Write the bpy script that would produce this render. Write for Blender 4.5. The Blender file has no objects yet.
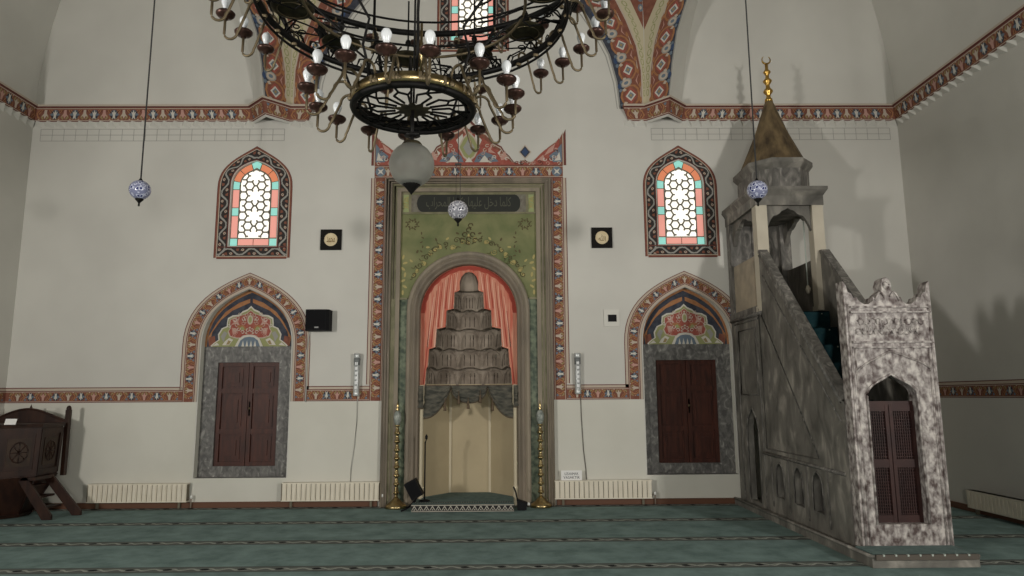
import bpy, math, random
from math import sin, cos, pi, tan, radians, hypot, atan2
from mathutils import Vector, Matrix
from mathutils.geometry import tessellate_polygon
random.seed(7)
SC = bpy.context.scene
COL = SC.collection

# ---------------------------------------------------------------- camera
CAMP = Vector((0.534, -10.405, 1.555)); YAW, PIT, ROL = .01236, .15274, -.00626; FPX = 700.0
_f = Vector((sin(YAW)*cos(PIT), cos(YAW)*cos(PIT), sin(PIT)))
_r = Vector((cos(YAW), -sin(YAW), 0)); _u = _r.cross(_f)
_r, _u = _r*cos(ROL)+_u*sin(ROL), _u*cos(ROL)-_r*sin(ROL)
cam = bpy.data.cameras.new('camera'); camo = bpy.data.objects.new('camera', cam); COL.objects.link(camo)
cam.sensor_width = 36; cam.lens = 36*FPX/1024; cam.clip_start = .05; cam.clip_end = 100
M = Matrix((( _r.x, _u.x, -_f.x), (_r.y, _u.y, -_f.y), (_r.z, _u.z, -_f.z))).to_4x4(); M.translation = CAMP
camo.matrix_world = M
SC.camera = camo

# ---------------------------------------------------------------- exposure, world, lights
SC.view_settings.view_transform = 'Standard'; SC.view_settings.look = 'None'
SC.view_settings.gamma = 1; SC.view_settings.use_curve_mapping = False
SC.view_settings.exposure = -0.96
w = bpy.data.worlds.new('world'); SC.world = w; w.use_nodes = True
w.node_tree.nodes['Background'].inputs[0].default_value = (.75, .87, 1, 1)
w.node_tree.nodes['Background'].inputs[1].default_value = .6

def area(name, loc, aim, sx, sy, power, color, spread=pi):
    l = bpy.data.lights.new(name, 'AREA'); l.shape = 'RECTANGLE'; l.size = sx; l.size_y = sy
    l.energy = power; l.color = color; l.spread = spread
    o = bpy.data.objects.new(name, l); COL.objects.link(o); o.location = loc
    o.rotation_euler = (Vector(aim)-Vector(loc)).to_track_quat('-Z', 'Y').to_euler()
    return o
# daylight through the lower windows of both side walls and the entrance, plus added ambient fills (all behind the camera or above the picture)
area('left_window_light', (-6.6, -10.8, 2.75), (1.2, 0, 4.0), .8, 1.0, 640, (1, .965, .91), radians(130))
area('right_window_light', (6.6, -10.8, 2.65), (-1.4, 0, 4.0), .8, 1.0, 540, (1, .965, .91), radians(130))
area('entrance_light', (1.0, -13.3, 1.9), (.5, 0, 3.2), .8, 1.2, 260, (1, .97, .90))
area('rear_fill_light', (0, -13.3, 5.0), (0, -2, 2), 3.5, 2.0, 25, (.97, .98, 1))  # unseen fill high at the rear, added for ambient light
area('drum_fill_light', (0, -6.75, 12.0), (0, -6.75, 0), 7, 7, 40, (.97, .98, 1))  # weak overhead fill added under the dome to lift the ambient level

# ---------------------------------------------------------------- measuring helpers
def ray(px, py): return _f + _r*((px-512)/FPX) + _u*((288-py)/FPX)
def at(px, py, y=0.0):
    d = ray(px, py); return CAMP + d*((y-CAMP.y)/d.y)
def plane(px, py, n, c):            # point of the ray where n.p = c
    d = ray(px, py); n = Vector(n); return CAMP + d*((c-n.dot(CAMP))/n.dot(d))
def axz(px, py, y=0.0):
    p = at(px, py, y); return (p.x, p.z)

# ---------------------------------------------------------------- materials
MATS = {}
def mat(name, col, rough=.8, metal=0., col2=None, scale=6., detail=4., thr=(.35, .65), bump=0., bscale=None, distort=0., col3=None, emit=None, stretch=(1, 1, 1), spec=.3, coat=0):
    if name in MATS: return MATS[name]
    m = bpy.data.materials.new(name); m.use_nodes = True; nt = m.node_tree; N = nt.nodes; L = nt.links
    b = N['Principled BSDF']; b.inputs['Roughness'].default_value = rough; b.inputs['Metallic'].default_value = metal
    b.inputs['Specular IOR Level'].default_value = spec; b.inputs['Coat Weight'].default_value = coat
    b.inputs['Base Color'].default_value = (*col, 1)
    if col2 or bump:
        tc = N.new('ShaderNodeTexCoord'); mp = N.new('ShaderNodeMapping'); mp.inputs['Scale'].default_value = stretch
        L.new(tc.outputs['Object'], mp.inputs['Vector'])
    if col2:
        nz = N.new('ShaderNodeTexNoise'); nz.inputs['Scale'].default_value = scale; nz.inputs['Detail'].default_value = detail; nz.inputs['Distortion'].default_value = distort
        L.new(mp.outputs[0], nz.inputs['Vector'])
        cr = N.new('ShaderNodeValToRGB'); e = cr.color_ramp.elements
        e[0].position, e[1].position = thr; e[0].color = (*col, 1); e[1].color = (*col2, 1)
        if col3: x = e.new((thr[0]+thr[1])/2); x.color = (*col3, 1)
        L.new(nz.outputs['Fac'], cr.inputs[0]); L.new(cr.outputs[0], b.inputs['Base Color'])
    if bump:
        nb = N.new('ShaderNodeTexNoise'); nb.inputs['Scale'].default_value = bscale or scale*3; nb.inputs['Detail'].default_value = 5
        L.new(mp.outputs[0], nb.inputs['Vector'])
        bp = N.new('ShaderNodeBump'); bp.inputs['Strength'].default_value = bump; bp.inputs['Distance'].default_value = .02
        L.new(nb.outputs['Fac'], bp.inputs['Height']); L.new(bp.outputs[0], b.inputs['Normal'])
    if emit:
        b.inputs['Emission Color'].default_value = (*emit[0], 1); b.inputs['Emission Strength'].default_value = emit[1]
    MATS[name] = m; return m

plaster = mat('plaster', (.565, .55, .505), .9, col2=(.625, .61, .56), scale=.8, detail=3, bump=.05, bscale=5)
plaster_side = plaster
upper_plaster = plaster
dado_paint = mat('dado_paint', (.60, .585, .515), .75, col2=(.645, .63, .56), scale=1.2)
rust = mat('paint_rust', (.19, .070, .048), .85, col2=(.25, .10, .065), scale=14)
red = mat('paint_red', (.29, .070, .055), .85, col2=(.36, .11, .08), scale=20)
orange = mat('paint_orange', (.33, .14, .06), .85, col2=(.38, .19, .09), scale=20)
mustard = mat('paint_mustard', (.31, .23, .11), .85)
navy = mat('paint_navy', (.035, .038, .052), .85, col2=(.065, .07, .09), scale=12)
bluegrey = mat('paint_blue_grey', (.15, .19, .235), .85)
blue = mat('paint_blue', (.045, .075, .15), .85)
white = mat('paint_white', (.60, .565, .50), .85)
pink = mat('paint_pink', (.50, .29, .24), .85)
cream = mat('paint_cream', (.50, .42, .34), .85)
darkred = mat('paint_dark_red', (.15, .05, .04), .85)
greypaint = mat('paint_grey', (.32, .31, .285), .85)
leafgreen = mat('paint_leaf_green', (.30, .31, .14), .85)
beige = mat('paint_beige', (.52, .46, .32), .85)
blackp = mat('paint_black', (.035, .03, .028), .8)
blackobj = mat('black_plastic', (.008, .008, .009), .6, spec=.12)
greymarble = mat('grey_marble', (.085, .082, .078), .5, col2=(.42, .41, .38), col3=(.165, .16, .15), scale=15, detail=9, thr=(.36, .80), distort=.9, bump=.08, stretch=(1, 1, .7))
minbar_dark = mat('minbar_grey_marble', (.085, .08, .07), .55, col2=(.40, .37, .32), col3=(.17, .16, .14), scale=4, detail=14, thr=(.30, .80), distort=.7, bump=.3, bscale=14, stretch=(1, 1.4, .7))
minbar_streak = mat('minbar_streaked_marble', (.08, .076, .068), .55, col2=(.36, .335, .30), col3=(.165, .155, .14), scale=8, detail=9, thr=(.33, .75), distort=1.6, bump=.12, stretch=(1, 1.4, .45))
portal_m = mat('portal_pavonazzo_marble', (.085, .06, .055), .45, col2=(.54, .50, .465), col3=(.29, .26, .245), scale=20, detail=14, thr=(.34, .66), distort=.15, bump=.3, bscale=40, stretch=(1, 1, .7))
cream_stone = mat('cream_stone', (.56, .51, .41), .7, col2=(.49, .44, .35), scale=3)
beige_slab = mat('beige_slab', (.42, .35, .26), .7, col2=(.30, .26, .2), scale=5)
wood = mat('dark_red_wood', (.075, .022, .013), .5, col2=(.038, .012, .008), scale=5, detail=6, stretch=(4, 4, .6), bump=.05)
wood2 = mat('dark_walnut', (.018, .008, .006), .45, col2=(.042, .018, .011), scale=4, stretch=(3, 3, .6))
lattice_wood = mat('lattice_wood', (.045, .018, .015), .55, col2=(.028, .012, .011), scale=5)
dark_in = mat('dark_interior', (.012, .011, .011), .9)
cone_m = mat('weathered_gilt_cone', (.055, .038, .022), .65, .15, col2=(.19, .135, .07), scale=4, detail=8, stretch=(2.2, 2.2, .5), bump=.1)
gold = mat('gold', (.55, .34, .09), .3, 1.)
brass = mat('brass', (.50, .39, .20), .3, 1., col2=(.33, .24, .11), scale=12)
iron = mat('black_iron', (.006, .0055, .005), .55, .2, spec=.2)
bronze_wire = mat('aged_bronze', (.16, .125, .075), .5, .6)
copper = mat('copper_cup', (.085, .042, .032), .32, .5, col2=(.035, .018, .014), scale=30)
bulb_m = mat('bulb_glass', (.78, .81, .83), .2, emit=((.95, .98, 1), .05), spec=.5)
disc_m = mat('dark_bronze_plate', (.06, .05, .025), .6, .4, col2=(.025, .02, .012), scale=20)
carved_brown = mat('stone_moulding', (.22, .18, .135), .6, col2=(.15, .125, .095), scale=3, stretch=(2, 2, .5), bump=.05)
carved_brown2 = mat('stone_moulding_light', (.28, .235, .175), .6, col2=(.20, .17, .13), scale=3, stretch=(2, 2, .5))
olive = mat('olive_stone', (.15, .145, .08), .6, col2=(.23, .21, .13), scale=6)
greenfield = mat('green_painted_field', (.11, .135, .055), .7, col2=(.24, .235, .11), scale=2.6, detail=6, thr=(.3, .7), distort=.4)
greenfield2 = mat('pale_green_paint', (.30, .34, .16), .7)
greenmarble = mat('green_marble', (.035, .055, .035), .4, col2=(.17, .20, .13), scale=14, detail=8)
ochre = mat('ochre_ornament', (.40, .33, .13), .6)
brown_o = mat('brown_ornament', (.10, .075, .035), .7)
drape = mat('red_painted_drape', (.50, .11, .07), .8, col2=(.62, .28, .19), scale=3.5, detail=4, stretch=(7, 1, .5), thr=(.35, .6))
muq = mat('muqarnas_stone', (.20, .16, .125), .75, col2=(.33, .275, .22), scale=4, detail=6, stretch=(1, 1, 1.2), bump=.12)
valance_m = mat('green_grey_valance', (.045, .046, .038), .75, col2=(.125, .115, .09), scale=10, stretch=(1, 1, 3))
nichecream = mat('niche_cream_paint', (.42, .345, .22), .6, col2=(.47, .39, .25), scale=2)
nichecream2 = mat('niche_pale_cream', (.56, .49, .35), .55)
rad_m = mat('radiator_enamel', (.72, .66, .54), .45, col2=(.76, .70, .58), scale=6)
rad_gap = mat('radiator_gap', (.16, .14, .10), .7)
skirt_m = mat('brown_skirting', (.13, .06, .035), .6)
silver = mat('silver', (.62, .64, .63), .35, .4, col2=(.45, .47, .46), scale=25)
cable_m = mat('pale_cable', (.50, .50, .46), .6)
cabledark = mat('dark_cable', (.05, .05, .05), .6)
whitepl = mat('white_plastic', (.80, .80, .76), .5)
frosted = None

def glassy():
    m = bpy.data.materials.new('frosted_glass'); m.use_nodes = True
    b = m.node_tree.nodes['Principled BSDF']
    b.inputs['Base Color'].default_value = (.80, .80, .76, 1); b.inputs['Roughness'].default_value = .3
    b.inputs['Transmission Weight'].default_value = .6; b.inputs['IOR'].default_value = 1.12
    N = m.node_tree.nodes; L = m.node_tree.links
    tc = N.new('ShaderNodeTexCoord'); nz = N.new('ShaderNodeTexNoise'); nz.inputs['Scale'].default_value = 9
    L.new(tc.outputs['Object'], nz.inputs['Vector'])
    cr = N.new('ShaderNodeValToRGB'); cr.color_ramp.elements[0].color = (.22, .22, .20, 1); cr.color_ramp.elements[1].color = (.42, .42, .38, 1)
    L.new(nz.outputs['Fac'], cr.inputs[0]); L.new(cr.outputs[0], b.inputs['Base Color'])
    return m
frosted = glassy()

def porcelain(name, c1, c2, sc, thr):
    m = bpy.data.materials.new(name); m.use_nodes = True; nt = m.node_tree; N = nt.nodes; L = nt.links
    b = N['Principled BSDF']; b.inputs['Roughness'].default_value = .18
    tc = N.new('ShaderNodeTexCoord'); vo = N.new('ShaderNodeTexVoronoi'); vo.inputs['Scale'].default_value = sc
    nz = N.new('ShaderNodeTexNoise'); nz.inputs['Scale'].default_value = sc*1.6
    mx = N.new('ShaderNodeMath'); mx.operation = 'MULTIPLY'
    L.new(tc.outputs['Object'], vo.inputs['Vector']); L.new(tc.outputs['Object'], nz.inputs['Vector'])
    L.new(vo.outputs['Distance'], mx.inputs[0]); L.new(nz.outputs['Fac'], mx.inputs[1])
    cr = N.new('ShaderNodeValToRGB'); cr.color_ramp.interpolation = 'CONSTANT'
    cr.color_ramp.elements[0].color = (*c2, 1); cr.color_ramp.elements[1].position = thr; cr.color_ramp.elements[1].color = (*c1, 1)
    x = cr.color_ramp.elements.new(thr*1.75); x.color = (*[(a*.4+b_*.6) for a, b_ in zip(c1, c2)], 1)
    L.new(mx.outputs[0], cr.inputs[0]); L.new(cr.outputs[0], b.inputs['Base Color'])
    return m
porc_blue = porcelain('blue_white_porcelain', (.58, .61, .76), (.02, .03, .16), 20, .14)
porc_grey = porcelain('black_white_porcelain', (.66, .66, .70), (.05, .05, .09), 20, .13)

def carpet_mat():
    m = bpy.data.materials.new('carpet_teal'); m.use_nodes = True; nt = m.node_tree; N = nt.nodes; L = nt.links
    b = N['Principled BSDF']; b.inputs['Roughness'].default_value = .95; b.inputs['Specular IOR Level'].default_value = .1
    tc = N.new('ShaderNodeTexCoord')
    sep = N.new('ShaderNodeSeparateXYZ'); L.new(tc.outputs['Object'], sep.inputs[0])
    def mth(op, a, b_=None, c=None):
        n = N.new('ShaderNodeMath'); n.operation = op
        for i, v in enumerate((a, b_, c)):
            if v is None: continue
            if isinstance(v, (int, float)): n.inputs[i].default_value = v
            else: L.new(v, n.inputs[i])
        return n.outputs[0]
    X, Yc = sep.outputs[0], sep.outputs[1]
    # rows every 1.28 m; v = distance to the row line
    row = mth('DIVIDE', mth('ADD', Yc, 1.27), 1.19)
    fr = mth('SUBTRACT', row, mth('ROUND', row))
    v = mth('MULTIPLY', fr, 1.19)                      # metres from the row centre
    # the band carries a wave and dots
    wave = mth('MULTIPLY', mth('SINE', mth('MULTIPLY', X, 2*pi/.17)), .028)
    d1 = mth('ABSOLUTE', mth('SUBTRACT', v, wave))
    line1 = mth('LESS_THAN', d1, .016)
    wave2 = mth('MULTIPLY', mth('SINE', mth('ADD', mth('MULTIPLY', X, 2*pi/.34), 1.1)), .035)
    line2 = mth('LESS_THAN', mth('ABSOLUTE', mth('SUBTRACT', v, wave2)), .012)
    fx = mth('SUBTRACT', mth('FRACT', mth('DIVIDE', X, .34)), .5)
    dx = mth('MULTIPLY', fx, .34)
    dot = mth('LESS_THAN', mth('ADD', mth('POWER', mth('MULTIPLY', dx, .7), 2), mth('POWER', mth('ADD', v, 0), 2)), .0009)
    band = mth('LESS_THAN', mth('ABSOLUTE', v), .105)
    edge = mth('MULTIPLY', band, mth('GREATER_THAN', mth('ABSOLUTE', v), .092))
    nz = N.new('ShaderNodeTexNoise'); nz.inputs['Scale'].default_value = 3.2; nz.inputs['Detail'].default_value = 9; nz.inputs['Roughness'].default_value = .65; L.new(tc.outputs['Object'], nz.inputs['Vector'])
    cr = N.new('ShaderNodeValToRGB'); cr.color_ramp.elements[0].position = .36; cr.color_ramp.elements[1].position = .64
    cr.color_ramp.elements[0].color = (.115, .175, .168, 1); cr.color_ramp.elements[1].color = (.225, .32, .305, 1)
    L.new(nz.outputs['Fac'], cr.inputs[0])
    nz2 = N.new('ShaderNodeTexNoise'); nz2.inputs['Scale'].default_value = 55; nz2.inputs['Detail'].default_value = 2; L.new(tc.outputs['Object'], nz2.inputs['Vector'])
    def mix(fac, a, bcol, strength=1.):
        n = N.new('ShaderNodeMix'); n.data_type = 'RGBA'
        f2 = mth('MULTIPLY', fac, strength) if strength != 1. else fac
        L.new(f2, n.inputs['Factor']); L.new(a, n.inputs['A'])
        n.inputs['B'].default_value = (*bcol, 1); return n.outputs['Result']
    c = mix(mth('MULTIPLY', nz2.outputs['Fac'], 1.), cr.outputs[0], (.205, .28, .265), .45)
    c = mix(band, c, (.11, .105, .095), .8)
    c = mix(mth('MULTIPLY', line1, band), c, (.42, .44, .39), .8)
    c = mix(mth('MULTIPLY', line2, band), c, (.32, .34, .30), .7)
    c = mix(edge, c, (.05, .055, .05), .8)
    c = mix(dot, c, (.008, .008, .01), 1.)
    L.new(c, b.inputs['Base Color'])
    nb = N.new('ShaderNodeTexNoise'); nb.inputs['Scale'].default_value = 130; L.new(tc.outputs['Object'], nb.inputs['Vector'])
    bp = N.new('ShaderNodeBump'); bp.inputs['Strength'].default_value = .35; bp.inputs['Distance'].default_value = .01
    L.new(nb.outputs['Fac'], bp.inputs['Height']); L.new(bp.outputs[0], b.inputs['Normal'])
    return m
carpet = carpet_mat()
carpet_plain = mat('carpet_plain_teal', (.115, .165, .158), .95, col2=(.155, .215, .205), scale=12, spec=.1, bump=.2, bscale=90)
carpet_dark = mat('stair_carpet', (.010, .035, .045), .95, col2=(.018, .05, .055), scale=20, spec=.1)
white_dot = mat('carpet_stud', (.45, .5, .45), .8)

def glow(name, col, s): return mat(name, tuple(c*.35 for c in col), .3, emit=(col, s))
g_white = glow('daylit_glass_white', (1, .94, .82), 2.3)
g_pink = glow('daylit_glass_pink', (.85, .36, .29), 1.5)
g_orange = glow('daylit_glass_orange', (.72, .24, .12), 1.5)
g_cyan = glow('daylit_glass_turquoise', (.32, .72, .62), 1.5)
lead = mat('window_lattice', (.22, .21, .17), .7)

# ---------------------------------------------------------------- mesh builder
class MB:
    def __init__(s): s.v = []; s.f = []; s.m = []; s.sm = []; s.mats = []
    def mi(s, m):
        if m not in s.mats: s.mats.append(m)
        return s.mats.index(m)
    def add(s, vs, fs, m, smooth=False):
        o = len(s.v); s.v += [tuple(p) for p in vs]; i = s.mi(m)
        for f in fs: s.f.append(tuple(o+k for k in f)); s.m.append(i); s.sm.append(smooth)
        return s
    def box(s, a, b, m):
        x0, y0, z0 = [min(p, q) for p, q in zip(a, b)]; x1, y1, z1 = [max(p, q) for p, q in zip(a, b)]
        v = [(x0,y0,z0),(x1,y0,z0),(x1,y1,z0),(x0,y1,z0),(x0,y0,z1),(x1,y0,z1),(x1,y1,z1),(x0,y1,z1)]
        return s.add(v, [(0,3,2,1),(4,5,6,7),(0,1,5,4),(1,2,6,5),(2,3,7,6),(3,0,4,7)], m)
    def prism(s, pts, a, b, m, side=None):
        """outline pts (list of 3D points, counter clockwise seen from -direction) pushed by vector b-a"""
        n = len(pts); P = [Vector(p)+Vector(a) for p in pts]; Q = [Vector(p)+Vector(b) for p in pts]
        tri = tessellate_polygon([P])
        fs = [tuple(t) for t in tri]+[tuple(n+k for k in reversed(t)) for t in tri]
        s.add(P+Q, fs, m)
        s.add(P+Q, [(i, (i+1) % n, n+(i+1) % n, n+i) for i in range(n)], side or m)
        return s
    def xz(s, pts, y0, y1, m, side=None): return s.prism([(x, 0, z) for x, z in pts], (0, y0, 0), (0, y1, 0), m, side)
    def yz(s, pts, x0, x1, m, side=None): return s.prism([(0, y, z) for y, z in pts], (x0, 0, 0), (x1, 0, 0), m, side)
    def xy(s, pts, z0, z1, m, side=None): return s.prism([(x, y, 0) for x, y in pts], (0, 0, z0), (0, 0, z1), m, side)
    def holed(s, outer, holes, fn, m):
        loops = [[Vector((x, z, 0)) for x, z in outer]]+[[Vector((x, z, 0)) for x, z in h] for h in holes]
        tri = tessellate_polygon(loops); flat = [p for l in loops for p in l]
        return s.add([fn(p.x, p.y) for p in flat], [tuple(t) for t in tri], m)
    def lathe(s, prof, c, m, seg=24, smooth=True, arc=(0, 2*pi), sx=1, sy=1, rot=0):
        n = len(prof); full = abs(arc[1]-arc[0]-2*pi) < 1e-6; k = seg if full else seg+1
        v = []
        for i in range(k):
            a = arc[0]+(arc[1]-arc[0])*i/seg+rot
            for r, z in prof: v.append((c[0]+r*cos(a)*sx, c[1]+r*sin(a)*sy, c[2]+z))
        f = []
        for i in range(seg):
            j = (i+1) % k
            for q in range(n-1): f.append((i*n+q, j*n+q, j*n+q+1, i*n+q+1))
        return s.add(v, f, m, smooth)
    def tube(s, pts, r, m, seg=6, closed=False):
        P = [Vector(p) for p in pts]; n = len(P); v = []
        up = Vector((0, 0, 1))
        for i, p in enumerate(P):
            a = P[(i-1) % n] if (closed or i > 0) else p; b = P[(i+1) % n] if (closed or i < n-1) else p
            t = (b-a).normalized()
            u = t.cross(up)
            if u.length < .05: u = t.cross(Vector((1, 0, 0)))
            u.normalize(); w_ = t.cross(u).normalized()
            rr = r[i] if isinstance(r, (list, tuple)) else r
            for q in range(seg):
                a_ = 2*pi*q/seg; v.append(p+u*(rr*cos(a_))+w_*(rr*sin(a_)))
        f = []
        for i in range(n if closed else n-1):
            j = (i+1) % n
            for q in range(seg): f.append((i*seg+q, i*seg+(q+1) % seg, j*seg+(q+1) % seg, j*seg+q))
        if not closed: f.append(tuple(range(seg))[::-1]); f.append(tuple((n-1)*seg+q for q in range(seg)))
        return s.add(v, f, m, True)
    def build(s, name, parent=None, loc=None):
        me = bpy.data.meshes.new(name)
        if loc is not None: vs = [(a-loc[0], b-loc[1], c-loc[2]) for a, b, c in s.v]
        else: vs = s.v
        me.from_pydata(vs, [], s.f)
        for m in s.mats: me.materials.append(m)
        me.polygons.foreach_set('material_index', s.m); me.polygons.foreach_set('use_smooth', s.sm); me.update()
        o = bpy.data.objects.new(name, me); COL.objects.link(o)
        if loc is not None: o.location = loc
        if parent is not None:
            o.parent = parent
            if loc is None: o.matrix_parent_inverse = Matrix.Translation(-parent.location)
            else: o.location = Vector(loc)-parent.location
        return o

def thing(name, label, cat, loc, group=None):
    o = bpy.data.objects.new(name, None); COL.objects.link(o); o.location = loc; o.empty_display_size = .1
    o['label'] = label; o['category'] = cat
    if group: o['group'] = group
    return o
def tag(o, label, cat, group=None, kind=None):
    o['label'] = label; o['category'] = cat
    if group: o['group'] = group
    if kind: o['kind'] = kind
    return o
def struct(o, label=None):
    o['kind'] = 'structure'
    if label: o['label'] = label
    return o
def link_copy(src, parent, name=None):
    c = src.copy(); COL.objects.link(c); c.parent = parent; return c
def copy_tree(o, parent=None):
    kids = list(o.children); c = o.copy(); COL.objects.link(c)
    if parent is not None: c.parent = parent
    for k in kids: copy_tree(k, c)
    return c

# ---------------------------------------------------------------- curves in the plane
def bez(p0, p1, p2, p3, n):
    out = []
    for i in range(n+1):
        t = i/n; a, b, c, d = (1-t)**3, 3*t*(1-t)**2, 3*t*t*(1-t), t**3
        out.append((a*p0[0]+b*p1[0]+c*p2[0]+d*p3[0], a*p0[1]+b*p1[1]+c*p2[1]+d*p3[1]))
    return out
def arch(cx, hw, z0, zs, za, n=12, slope=.42, k=.58):
    """pointed arch outline: bottom left, up, over the apex, down to bottom right"""
    H = za-zs
    l = bez((-hw, zs), (-hw, zs+k*H), (-.5*hw, za-slope*.5*hw), (0, za), n)
    pts = [(-hw, z0)]+l
    pts += [(-x, z) for x, z in reversed(pts[:-1])]
    return [(cx+x, z) for x, z in pts]
def roundarch(cx, hw, z0, zs, n=20):
    return [(cx-hw, z0)]+[(cx-hw*cos(pi*i/n), zs+hw*sin(pi*i/n)) for i in range(n+1)]+[(cx+hw, z0)]
def ell(cx, cz, a, b, n=10, rot=0): return [(cx+a*cos(2*pi*i/n)*cos(rot)-b*sin(2*pi*i/n)*sin(rot), cz+a*cos(2*pi*i/n)*sin(rot)+b*sin(2*pi*i/n)*cos(rot)) for i in range(n)]

# ---------------------------------------------------------------- painted ribbons
class Ribbon:
    """maps (s along, t across, layer) onto the strip between polylines A and B"""
    def __init__(s, A, B, lift=.0015):
        s.A = [Vector(p) for p in A]; s.B = [Vector(p) for p in B]; s.lift = lift
        s.c = [0]
        for i in range(1, len(A)):
            s.c.append(s.c[-1]+(((s.A[i]+s.B[i])-(s.A[i-1]+s.B[i-1]))/2).length)
        s.len = s.c[-1]; s.wid = sum((a-b).length for a, b in zip(s.A, s.B))/len(A)
    def __call__(s, q, t, layer=0):
        q = max(0, min(s.len, q)); i = 0
        while i < len(s.c)-2 and s.c[i+1] < q: i += 1
        k = (q-s.c[i])/max(1e-9, s.c[i+1]-s.c[i])
        a = s.A[i].lerp(s.A[i+1], k); b = s.B[i].lerp(s.B[i+1], k)
        du = ((s.A[i+1]+s.B[i+1])-(s.A[i]+s.B[i])); n = du.cross(b-a)
        if n.length < 1e-9: n = Vector((0, -1, 0))
        n.normalize()
        p = a+(b-a)*t
        if n.dot(CAMP-p) < 0: n = -n
        return p+n*(s.lift*(layer+1))
    def stripe(s, mb, t0, t1, m, layer=0, s0=0, s1=None):
        s1 = s.len if s1 is None else s1
        qs = [s0]+[c for c in s.c if s0+1e-6 < c < s1-1e-6]+[s1]
        v = []; f = []
        for q in qs: v += [s(q, t0, layer), s(q, t1, layer)]
        # at a kink take both sides so that corners stay mitred
        for i in range(len(qs)-1): f.append((2*i, 2*i+2, 2*i+3, 2*i+1))
        mb.add(v, f, m)
    def poly(s, mb, pts, m, layer): mb.add([s(q, t, layer) for q, t in pts], [tuple(range(len(pts)))], m)

def band(mb, R, ground=None, unit=None, line_out=True, flip=False, lines=True, trim=(0, 0)):
    """Rumi scroll border: rust ground, orange vine leaves, pink buds, white tulips on blue"""
    g = ground or rust
    R.stripe(mb, 0, 1, g, 0)
    if lines:
        R.stripe(mb, 0, .07, darkred, 1); R.stripe(mb, .93, 1, darkred, 1)
        R.stripe(mb, .07, .115, cream, 1); R.stripe(mb, .885, .93, cream, 1)
    if line_out:
        w0 = R.wid; R.stripe(mb, 1, 1.2, cream, 0, trim[0]*w0, R.len-trim[1]*w0); R.stripe(mb, 1.2, 1.27, darkred, 0, trim[0]*w0, R.len-trim[1]*w0)
    w_ = R.wid; L = unit or w_*2.1; n = max(1, round(R.len/L)); L = R.len/n
    def P(pts, m, lay, s0):
        q = [(s0+a*w_, (1-b) if flip else b) for a, b in pts]
        if min(a for a, b in q) < 0 or max(a for a, b in q) > R.len: return
        R.poly(mb, q, m, lay)
    for i in range(n):
        s0 = (i+.5)*L; se = i*L
        for e in (-1, 1):
            # orange and mustard leaves curling round the bud
            P([(e*.10, .18), (e*.38, .16), (e*.62, .40), (e*.50, .72), (e*.30, .84), (e*.42, .55), (e*.30, .34)], orange, 2, s0)
            P([(e*.44, .84), (e*.66, .80), (e*.72, .58), (e*.60, .60)], mustard, 2, s0)
            P([(e*.20, .52), (e*.28, .70), (e*.12, .86), (e*.06, .80)], mustard, 3, s0)
            P([(e*.52, .20), (e*.74, .18), (e*.70, .36), (e*.60, .36)], bluegrey, 3, s0)
            P([(e*.26, .22), (e*.34, .20), (e*.50, .42), (e*.42, .66), (e*.38, .62), (e*.44, .42)], darkred, 3, s0)
            P([(e*.64, .46), (e*.74, .42), (e*.70, .52)], cream, 3, s0)
            P([(e*.30, .86), (e*.40, .80), (e*.44, .88)], cream, 3, s0)
            P([(e*.54, .62), (e*.62, .60), (e*.58, .74)], darkred, 4, s0)
            P([(e*.12, .20), (e*.20, .18), (e*.24, .30), (e*.16, .34)], darkred, 4, s0)
        P([(-.08, .18), (.08, .18), (.10, .42), (.22, .66), (.09, .60), (0, .80), (-.09, .60), (-.22, .66), (-.10, .42)], pink if i % 2 else cream, 4, s0)
        if i:
            P([(a, b) for a, b in ell(0, .50, .30, .34, 8)], navy, 3, se)
            P([(a, b) for a, b in ell(0, .50, .36, .10, 8)], bluegrey, 4, se)
            P([(-.10, .85), (-.07, .55), (-.17, .28), (-.06, .38), (0, .16), (.06, .38), (.17, .28), (.07, .55), (.10, .85), (0, .72)], white, 5, se)

def ogee(mb, R, unit=None):
    """black window border with pale scrolls and red lozenges"""
    R.stripe(mb, 0, 1, blackp, 0)
    R.stripe(mb, 0, .08, darkred, 1); R.stripe(mb, .90, 1.02, rust, 1); R.stripe(mb, .83, .90, cream, 1); R.stripe(mb, 1.02, 1.1, darkred, 1)
    w_ = R.wid; L = unit or w_*1.7; n = max(2, round(R.len/L)); L = R.len/n
    for i in range(n):
        s0 = (i+.5)*L; h = L/w_/2; u = 1 if i % 2 else -1
        def P(pts, m, lay):
            q = [(s0+a*w_, .46+u*(b-.46)*.84) for a, b in pts]
            if min(a for a, b in q) < 0 or max(a for a, b in q) > R.len: return
            R.poly(mb, q, m, lay)
        # S-shaped leaf
        P([(-h, .12), (-h*.55, .10), (0, .34), (h*.5, .62), (h, .72), (h, .84), (h*.4, .80), (-h*.1, .52), (-h*.6, .26), (-h, .24)], greypaint, 2)
        P([(-h*.95, .58), (-h*.35, .52), (-h*.15, .70), (-h*.55, .84)], rust, 2)
        P([(h*.3, .14), (h*.9, .12), (h*.72, .40), (h*.38, .36)], rust, 2)
        P([(a, b) for a, b in ell(-h*.55, .66, .12, .13, 8)], cream, 3)
        P([(a, b) for a, b in ell(-h*.55, .66, .05, .06, 6)], blackp, 4)

def poly_xz(mb, pts, y, m): # flat painted shape on a wall parallel to the picture wall
    tri = tessellate_polygon([[Vector((x, z, 0)) for x, z in pts]])
    mb.add([(x, y, z) for x, z in pts], [tuple(t) for t in tri], m)

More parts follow.
